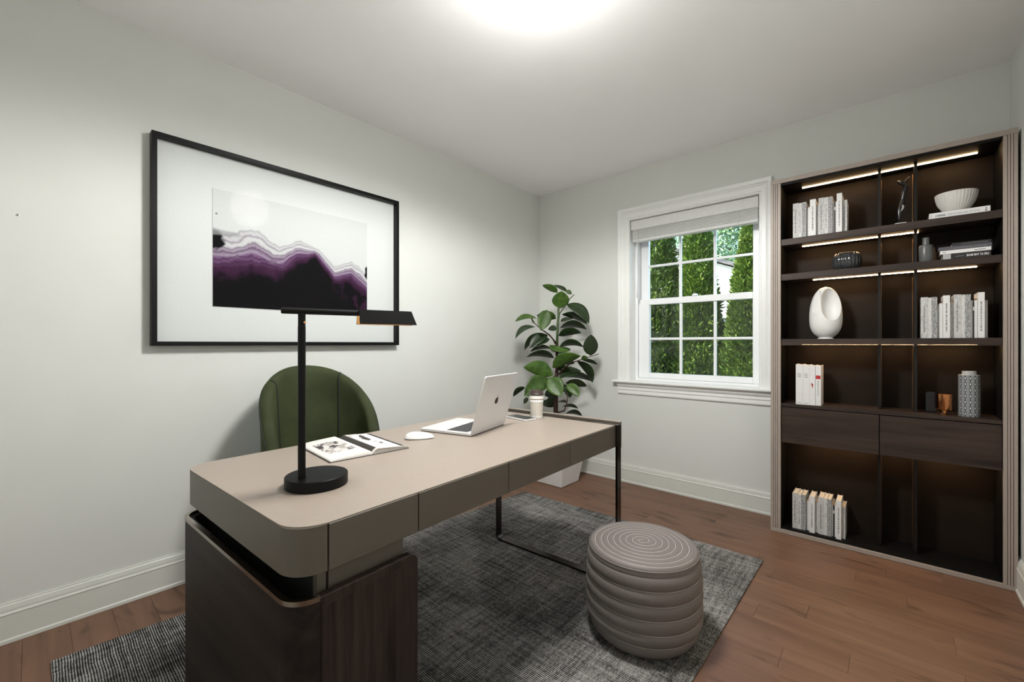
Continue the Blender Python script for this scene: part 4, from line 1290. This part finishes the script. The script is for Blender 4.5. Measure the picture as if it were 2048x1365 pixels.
bb('top_board', 'smoked_oak_flat', IX0, IX1, BY0 + 0.010, BY1 - 0.010, DR[1] - 0.004, DR[1] + 0.014, dr_, bevel=0.001)
bb('carcass', 'case_dark', IX0, IX1, BY0 + 0.034, BY1 - 0.010, DR[0] + 0.002, DR[1] - 0.004, dr_)
bb('drawer_front', 'smoked_oak_flat', IX0 + 0.001, D1 - 0.0015, BY0 + 0.012, BY0 + 0.0335, DR[0], DR[1] - 0.008, dr_, bevel=0.001)
bb('drawer_front', 'smoked_oak_flat', D1 + 0.0015, IX1 - 0.001, BY0 + 0.012, BY0 + 0.0335, DR[0], DR[1] - 0.008, dr_, bevel=0.001)
levels = [(BZ0 + 0.010, DR[0]), (DR[1] + 0.0142, SH[2][0]), (SH[2][1], SH[1][0]), (SH[1][1], SH[0][0]), (SH[0][1], BZ1 - 0.012)]
for z0, z1 in levels:
    for xd in (D1, D2):
        d_ = bb('divider', 'divider_metal', xd - 0.006, xd + 0.006, BY0 + 0.075, BY1 - 0.0092, z0, z1)
        bb('edge_strip', 'divider_gold', xd - 0.0075 if xd == D2 else xd + 0.0055, xd - 0.0060 if xd == D2 else xd + 0.0070, BY1 - 0.016, BY1 - 0.0095, z0 + 0.001, z1 - 0.02, d_)
YL = BY0 + 0.128
def led(x0, x1, z):
    xs_ = [x0] + [d for d in (D1, D2) if x0 < d < x1] + [x1]
    for a, c in zip(xs_[:-1], xs_[1:]):
        a2, c2 = a + (0.0065 if a in (D1, D2) else 0), c - (0.0065 if c in (D1, D2) else 0)
        bb('led_strip', 'led_warm', a2, c2, YL - 0.006, YL + 0.006, z - 0.0030, z - 0.0001)
led(-0.374, 0.318, BZ1 - 0.012)
led(-0.374, D2, SH[0][0])
led(-0.322, 0.316, SH[1][0])
led(-0.374, 0.318, SH[2][0])
led(-0.374, 0.318, DR[0])
bb('led_end', 'led_warm', D2 + 0.008, D2 + 0.012, YL - 0.003, YL + 0.003, SH[0][0] - 0.006, SH[0][0] - 0.0005)

# ------------------------------------------------------------------ books
ORD = ['first', 'second', 'third', 'fourth', 'fifth', 'sixth', 'seventh', 'eighth', 'ninth', 'tenth', 'eleventh', 'twelfth', 'thirteenth', 'fourteenth', 'fifteenth']
def upright_book(x0, x1, yf, depth, z, h, mat, label, group, name='book'):
    w = x1 - x0 - 0.0005
    t = tag(empty(name, ((x0 + x1) / 2, yf, z)), label, 'book', group)
    th = min(0.0018, w * 0.16)
    g = G().box(-w / 2, -w / 2 + th, 0, depth, 0, h).box(w / 2 - th, w / 2, 0, depth, 0, h).box(-w / 2 + th, w / 2 - th, 0, th, 0, h)
    c = g.obj('cover', mat, t)
    box('page_block', 'paper_cream', -w / 2 + th, w / 2 - th, th, depth - 0.004, 0.0025, h - 0.003, t)
    return t, w, h, c
BH_ = [.199, .196, .198, .160, .167, .202, .170, .204, .202, .202, .174, .169, .173, .208, .173]
BK = ['P', 'L', 'D', 'G', 'W', 'W', 'L', 'P', 'L', 'D', 'W', 'K', 'W', 'W', 'P']
MATK = {'P': 'spine_print', 'L': 'spine_pale', 'D': 'spine_dotted', 'G': 'book_grey', 'W': 'book_white', 'K': 'book_black'}
DESC = {'P': 'grey printed', 'L': 'pale grey', 'D': 'grey speckled', 'G': 'thin grey', 'W': 'white', 'K': 'thin black'}
FWD = [0, 0, 0, .012, .012, -.010, .012, 0, 0, 0, .012, .012, .012, -.012, .012]
def book_set(edges, z, place, group, yf):
    for k in range(15):
        t, w, h, c = upright_book(edges[k], edges[k + 1], yf + FWD[k], 0.125, z, BH_[k], MATK[BK[k]],
                     f'{DESC[BK[k]]} book, {ORD[k]} from left in the {place}', group)
        if w > 0.016:
            # illegible line of print down the spine
            rg = random.Random(k * 7 + int(z * 100))
            g = G(); q = h * 0.15
            while q < h * 0.80:
                l_ = rg.uniform(0.003, 0.009)
                g.box(-w * 0.14, w * 0.10, -0.0004, -0.0001, q, q + l_)
                q += l_ + rg.uniform(0.0015, 0.005)
            g.obj('spine_print', 'ink_grey', c)
        elif BK[k] in 'DK':
            g = G().box(-w * 0.3, w * 0.3, -0.0004, -0.0001, h * 0.75, h * 0.85)
            g.obj('spine_print', 'ink_white' if BK[k] == 'K' else 'ink_black', c)
def mk_edges(a):
    b = [a[0], a[1], a[2], a[3], a[4], a[6] - 0.001, a[7], a[8], a[9], a[10], a[11], a[12], a[13], a[14], a[15], a[16]]
    return b
S1 = [-0.407, -0.381, -0.364, -0.343, -0.337, -0.331, -0.325, -0.299, -0.288, -0.262, -0.245, -0.225, -0.22, -0.213, -0.207, -0.184, -0.164]
S3 = [0.12, 0.145, 0.158, 0.177, 0.184, 0.19, 0.197, 0.219, 0.232, 0.256, 0.269, 0.287, 0.294, 0.299, 0.308, 0.329, 0.341]
SB_ = [-0.411, -0.386, -0.369, -0.347, -0.341, -0.334, -0.329, -0.305, -0.29, -0.266, -0.25, -0.231, -0.225, -0.218, -0.211, -0.188, -0.172]
book_set(mk_edges(S1), SH[0][1] + 0.0002, 'row on the top shelf', 'row of pale books on the top shelf', BY0 + 0.030)
book_set(mk_edges(S3), SH[2][1] + 0.0002, 'row right of the egg-shaped vase', 'row of pale books on the third shelf', BY0 + 0.030)
book_set(mk_edges(SB_), BZ0 + 0.0102, 'row at the bookcase bottom', 'row of pale books at the bottom of the bookcase', BY0 + 0.040)
# four white books above the drawers
F4 = [-0.392, -0.359, -0.328, -0.302, -0.276]
z4 = DR[1] + 0.0142
for k in range(4):
    lab = ['white hardback with faint grey title, leftmost of the four above the drawers', 'white hardback with faint title, second of the four above the drawers',
           'white hardback with a small red figure on its spine, above the drawers', 'white hardback with a red block on its spine, above the drawers'][k]
    t, w, h, c = upright_book(F4[k], F4[k + 1], BY0 + 0.022 + (0.004 if k == 3 else 0), 0.12, z4, [.226, .224, .222, .222][k], 'book_white', lab, 'white hardbacks above the drawers')
    g = G()
    rg = random.Random(k)
    if k < 2:
        for r_ in range(3):
            g.box(-w * 0.3 + rg.uniform(0, .003), w * 0.3 - rg.uniform(0, .003), -0.0004, -0.0001, h * 0.76 - r_ * 0.009, h * 0.76 - r_ * 0.009 + 0.003)
        g.box(-w * 0.3, w * 0.3, -0.0004, -0.0001, h * 0.04, h * 0.05)
        g.obj('spine_print', 'ink_grey', c)
    elif k == 2:
        g.box(-0.002, 0.004, -0.0004, -0.0001, h * 0.47, h * 0.53).box(-0.005, 0.001, -0.0004, -0.0001, h * 0.51, h * 0.55).box(-0.0005, 0.002, -0.0004, -0.0001, h * 0.43, h * 0.47)
        g.obj('spine_figure', 'ink_red', c)
    else:
        G().box(-w * 0.42, w * 0.42, -0.0004, -0.0001, h * 0.66, h * 0.75).obj('spine_block', 'ink_red', c)
        q = h * 0.25
        while q < h * 0.60:
            l_ = rg.uniform(0.003, 0.007); g.box(-0.002, 0.002, -0.0004, -0.0001, q, q + l_); q += l_ + 0.003
        g.obj('spine_print', 'ink_grey', c)
    if k in (1, 2):
        box('red_edge', 'ink_red', -w / 2 - 0.0002, -w / 2 + 0.0006, 0.0001, 0.1, 0.002, h - 0.002, t)
# lying books
def flat_book(x0, x1, yf, depth, z, th, mat, label, group=None):
    w = x1 - x0
    t = tag(empty('book', ((x0 + x1) / 2, yf, z)), label, 'book', group)
    e = min(0.002, th * 0.18)
    c = G().box(-w / 2, w / 2, 0, depth, 0, e).box(-w / 2, w / 2, 0, depth, th - e, th).box(-w / 2, w / 2, 0, e, e, th - e).obj('cover', mat, t)
    box('page_block', 'paper_cream', -w / 2 + 0.002, w / 2 - 0.002, e, depth - 0.003, e, th - e, t)
    return t, c, w
t, c, w = flat_book(0.149, 0.347, BY0 + 0.026, 0.15, SH[0][1] + 0.0002, 0.0285, 'book_white', 'white style book lying under the ribbed bowl on the top shelf')
me = text_mesh('CHANEL', 0.0138, bold=0.0002)
o = link('title', me, 'ink_black', c, loc=(-w / 2 + 0.020, -0.0003, 0.009), rot=(R(90), 0, 0))
o.scale = (0.037 / max(v.co.x for v in me.vertices), 1, 1)
me = text_mesh('THE VOCABULARY OF STYLE', 0.0122)
o = link('title', me, 'ink_grey', c, loc=(-w / 2 + 0.0605, -0.0003, 0.0095), rot=(R(90), 0, 0))
o.scale = (0.106 / max(v.co.x for v in me.vertices), 1, 1)
g = G().box(w / 2 - 0.016, w / 2 - 0.010, -0.0004, -0.0001, 0.006, 0.014).box(w / 2 - 0.015, w / 2 - 0.010, -0.0004, -0.0001, 0.016, 0.022)
g.obj('imprint', 'ink_grey', c)
G().box(-w / 2 + 0.007, -w / 2 + 0.0085, -0.0004, -0.0001, 0.006, 0.022).obj('imprint', 'ink_grey', c)
zz = SH[1][1] + 0.0002
yst = BY0 + 0.026
t, c, w = flat_book(0.192, 0.349, yst + 0.002, 0.14, zz, 0.0265, 'book_black', 'black book at the bottom of the lying stack', 'books lying on the second shelf')
me = text_mesh('LIFE AT THE EDGE', 0.0128, bold=0.00025)
o = link('title', me, 'ink_white', c, loc=(w / 2 - 0.006, -0.0003, 0.0080), rot=(R(90), 0, 0))
o.scale = (-0.070 / max(v.co.x for v in me.vertices), 1, 1)
box('cover_photo', 'book_grey', -w / 2 + 0.004, -w / 2 + 0.030, -0.0004, -0.0001, 0.001, 0.0255, c)
box('author', 'ink_grey', -w / 2 + 0.045, -w / 2 + 0.072, -0.0004, -0.0001, 0.011, 0.013, c)
zz += 0.0267
t, c, w = flat_book(0.186, 0.350, yst, 0.135, zz, 0.0155, 'book_white', 'thin white book, second from the bottom of the lying stack', 'books lying on the second shelf')
G().box(w / 2 - 0.052, w / 2 - 0.018, -0.0004, -0.0001, 0.006, 0.0085).obj('title', 'ink_black', c)
G().box(-w / 2 + 0.008, -w / 2 + 0.02, -0.0004, -0.0001, 0.006, 0.008).obj('author', 'ink_black', c)
zz += 0.0157
t, c, w = flat_book(0.181, 0.352, yst + 0.001, 0.14, zz, 0.0180, 'book_slate', 'slate grey book, second from the top of the lying stack', 'books lying on the second shelf')
g = G(); q = -w / 2 + 0.05
rg = random.Random(5)
while q < w / 2 - 0.02:
    l_ = rg.uniform(0.003, 0.009); g.box(q, q + l_, -0.0004, -0.0001, 0.007, 0.0095); q += l_ + 0.0025
g.obj('title', 'ink_grey', c)
zz += 0.0182
t, c, w = flat_book(0.226, 0.350, yst + 0.004, 0.13, zz, 0.0150, 'book_black', 'black book on top of the lying stack', 'books lying on the second shelf')
G().box(-w / 2 + 0.03, w / 2 - 0.01, -0.0004, -0.0001, 0.005, 0.009).obj('title', 'book_slate', c)

# ------------------------------------------------------------------ ornaments
# ribbed bowl on the style book
bw = tag(empty('ribbed_bowl', (0.245, BY0 + 0.098, SH[0][1] + 0.0288)), 'off-white ribbed bowl standing on a lying book, top shelf', 'bowl')
bp_ = [(0.0, 0.0), (0.028, 0.0), (0.034, 0.004), (0.050, 0.022), (0.064, 0.046), (0.071, 0.072), (0.0735, 0.094), (0.0725, 0.0955), (0.0705, 0.094), (0.067, 0.072), (0.058, 0.045), (0.040, 0.018), (0.0, 0.010)]
G().lathe(bp_, 144, cap=False, rmod=lambda a, z, k: 1 + (0.030 * (abs(math.sin(18 * a)) ** 0.6 - 0.6) if 2 <= k <= 6 else 0)).obj('bowl_body', 'ceramic_bowl', bw, smooth=True)
# black figure on white plinth
sc_ = tag(empty('black_sculpture', (0.0475, BY0 + 0.060, SH[0][1] + 0.0002)), 'slender twisted black sculpture on a small white plinth', 'sculpture')
box('plinth', 'ceramic_white', -0.0215, 0.0215, -0.016, 0.016, 0, 0.0095, sc_, 0.001)
G().tube([(-0.004, 0, 0.0093), (-0.006, 0, 0.04), (-0.004, 0, 0.075), (0.004, 0.002, 0.105), (0.008, 0.0, 0.135), (0.012, -0.002, 0.160), (0.020, 0, 0.185), (0.014, 0, 0.205), (0.022, 0, 0.222), (0.034, 0, 0.238)],
         [0.0085, 0.0075, 0.013, 0.011, 0.008, 0.010, 0.011, 0.006, 0.004, 0.0015], 14).obj('figure', 'black_gloss', sc_, smooth=True)
G().tube([(0.000, -0.012, 0.066), (0.008, -0.014, 0.080), (0.010, -0.012, 0.092), (0.005, -0.010, 0.100)], [0.001, 0.004, 0.004, 0.001], 8).obj('painted_highlight', 'book_grey', sc_, smooth=True)  # grey sliver modelled as a highlight on the black figure
G().tube([(0.012, 0, 0.20), (0.0, 0.0, 0.215), (-0.012, 0, 0.225)], [0.005, 0.010, 0.002], 10).obj('wing', 'black_gloss', sc_, smooth=True)
# ribbed dark glass bowl
rb = tag(empty('glass_bowl', (-0.168, BY0 + 0.085, SH[1][1] + 0.0002)), 'dark ribbed glass bowl on the second shelf', 'bowl')
G().lathe([(0.0, 0.0), (0.046, 0.0), (0.056, 0.008), (0.0625, 0.030), (0.0640, 0.050), (0.060, 0.075), (0.052, 0.090), (0.048, 0.092), (0.045, 0.088), (0.052, 0.070), (0.055, 0.045), (0.050, 0.015), (0.0, 0.008)], 160, cap=False,
    rmod=lambda a, z, k: 1 + (0.06 * abs(math.sin(11 * a)) - 0.03 if 1 <= k <= 7 else 0)).obj('bowl_body', 'smoked_glass', rb, smooth=True)
# grey bottle
gb = tag(empty('grey_bottle', (0.139, BY0 + 0.055, SH[1][1] + 0.0002)), 'grey ceramic bottle beside the lying stack of books', 'bottle')
G().lathe([(0.0, 0.0), (0.024, 0.0), (0.0255, 0.003), (0.0260, 0.078), (0.0235, 0.083), (0.0135, 0.086), (0.0125, 0.112), (0.0135, 0.119), (0.011, 0.120), (0.010, 0.10), (0.0, 0.10)], 40, cap=False).obj('bottle_body', 'grey_ceramic', gb, auto=50)
# small pointed ornament
so = tag(empty('small_ornament', (0.172, BY0 + 0.125, SH[1][1] + 0.0002)), 'small tan pointed ornament behind the lying books', 'ornament')
G().lathe([(0.0, 0.0), (0.010, 0.0), (0.012, 0.015), (0.008, 0.045), (0.0035, 0.070), (0.0, 0.088)], 16, cap=False).obj('ornament_body', 'tan_wood', so, smooth=True)
# sculpted egg vase: egg with two cuts
ev = tag(empty('egg_vase', (-0.262, BY0 + 0.098, SH[2][1] + 0.0002)), 'white egg-shaped vase with a scooped opening on the third shelf', 'vase')
pe = []
for k in range(41):
    t_ = k / 40
    z = 0.292 * t_
    q = (t_ - 0.40) / (0.40 if t_ < 0.40 else 0.60)
    r = 0.0755 * math.sqrt(max(0.0, 1 - abs(q) ** (2.6 if t_ < 0.40 else 2.25)))
    if k == 0:
        pe.append((0.0, 0.0)); r = 0.040
    pe.append((max(r, 0.038 if t_ < 0.02 else 0.0), z))
egg = G().lathe(pe, 72, cap=False).obj('vase_body', 'ceramic_white', ev, smooth=True, fix=True)
bmw = bmesh.new(); bmw.from_mesh(egg.data); bmesh.ops.remove_doubles(bmw, verts=bmw.verts, dist=1e-5); bmesh.ops.recalc_face_normals(bmw, faces=bmw.faces); bmw.to_mesh(egg.data); bmw.free()
def cutter(fn_mesh, loc, rot):
    o = bpy.data.objects.new('cut', fn_mesh); COL.objects.link(o)
    o.location = loc; o.rotation_euler = rot
    return o
# scoop: stretched ball; notch: box
gs = G().lathe([(math.sin(R(a)), -math.cos(R(a))) for a in range(0, 181, 9)], 40, cap=False)
ms_ = gs.mesh('cut', True)
bmw = bmesh.new(); bmw.from_mesh(ms_); bmesh.ops.remove_doubles(bmw, verts=bmw.verts, dist=1e-4); bmesh.ops.recalc_face_normals(bmw, faces=bmw.faces); bmw.to_mesh(ms_); bmw.free()
eo = Vector(ev.location)
c1 = cutter(ms_, eo + Vector((0.034, -0.072, 0.205)), (R(12), 0, R(0))); c1.scale = (0.052, 0.082, 0.108)
c2 = cutter(G().box(-0.12, 0.0, -0.12, 0.0, 0, 0.22).mesh('cut'), eo + Vector((-0.020, -0.036, 0.146)), (R(-8), 0, R(22)))
bmw = bmesh.new(); bmw.from_mesh(c2.data); bmesh.ops.recalc_face_normals(bmw, faces=bmw.faces); bmw.to_mesh(c2.data); bmw.free()
bpy.context.view_layer.update()
for c_ in (c1, c2):
    md = egg.modifiers.new('cut', 'BOOLEAN'); md.object = c_; md.operation = 'DIFFERENCE'; md.solver = 'EXACT'
bpy.context.view_layer.update()
me = bpy.data.meshes.new_from_object(egg.evaluated_get(bpy.context.evaluated_depsgraph_get()))
egg.modifiers.clear()
egg.data = me
me.materials.clear(); me.materials.append(MATS['ceramic_white'])
me.polygons.foreach_set('use_smooth', [True] * len(me.polygons))
me.set_sharp_from_angle(angle=R(28))
for c_ in (c1, c2):
    bpy.data.objects.remove(c_)
# copper goblet and black cube
cg = tag(empty('copper_cup', (0.203, BY0 + 0.070, z4)), 'shiny copper footed cup above the drawers', 'cup')
G().lathe([(0.0, 0.0), (0.014, 0.0), (0.014, 0.003), (0.010, 0.006), (0.010, 0.022), (0.0275, 0.0225), (0.0285, 0.024), (0.0285, 0.100), (0.0268, 0.100), (0.0268, 0.026), (0.0, 0.026)], 48, cap=False).obj('cup_body', 'copper', cg, auto=40)
kc = tag(empty('black_block', (0.160, BY0 + 0.125, z4)), 'black glossy block beside the copper cup', 'ornament')
box('block_body', 'black_gloss', -0.020, 0.020, -0.020, 0.020, 0, 0.100, kc, 0.002)
box('block_recess', 'black_inner', -0.014, 0.014, -0.014, 0.014, 0.100, 0.1006, kc)
# chain patterned vase
cv = tag(empty('patterned_vase', (0.286, BY0 + 0.075, z4)), 'grey cylindrical vase with dark chain-link pattern above the drawers', 'vase')
VR, VH, na, nz2 = 0.0365, 0.195, 288, 170
me = bpy.data.meshes.new('vase_body')
A_, Zz = np.meshgrid(np.arange(na) / na, np.linspace(0, 1, nz2))
rr2 = np.full_like(A_, VR)
rr2[0] = VR - 0.001; rr2[-1] = VR - 0.001
vx = np.stack([rr2 * np.cos(2 * np.pi * A_), rr2 * np.sin(2 * np.pi * A_), Zz * VH], -1).reshape(-1, 3)
id2 = np.arange(na * nz2).reshape(nz2, na)
fq = np.stack([id2[:-1], np.roll(id2, -1, 1)[:-1], np.roll(id2, -1, 1)[1:], id2[1:]], -1).reshape(-1, 4)
me.from_pydata(vx.tolist(), [], fq.tolist())
me.polygons.foreach_set('use_smooth', [True] * len(me.polygons))
ncol, nrow = 14, 7
du = ((A_ * ncol) % 1 - 0.5); dv = ((Zz * nrow) % 1 - 0.5)
de = np.sqrt((du / 0.27) ** 2 + (dv / 0.36) ** 2)
colv = np.tile(np.array([0.24, 0.25, 0.255]), (nz2, na, 1))
colv[(np.abs(du) < 0.07)] = [0.02, 0.023, 0.03]
colv[de < 1.0] = [0.02, 0.023, 0.03]
colv[de < 0.56] = [0.52, 0.53, 0.53]
paint(me, colv.reshape(-1, 3))
link('vase_body', me, 'chain_print', cv)
G().lathe([(VR - 0.001, VH), (0.024, VH + 0.0015), (0.0235, VH + 0.018), (0.0205, VH + 0.018), (0.020, VH - 0.02), (0.0, VH - 0.02)], 40, cap=False).obj('neck', 'book_grey', cv, auto=40)
G().lathe([(0.0, 0.0002), (VR - 0.001, 0.0002)], 40, cap=False).obj('foot', 'book_grey', cv)
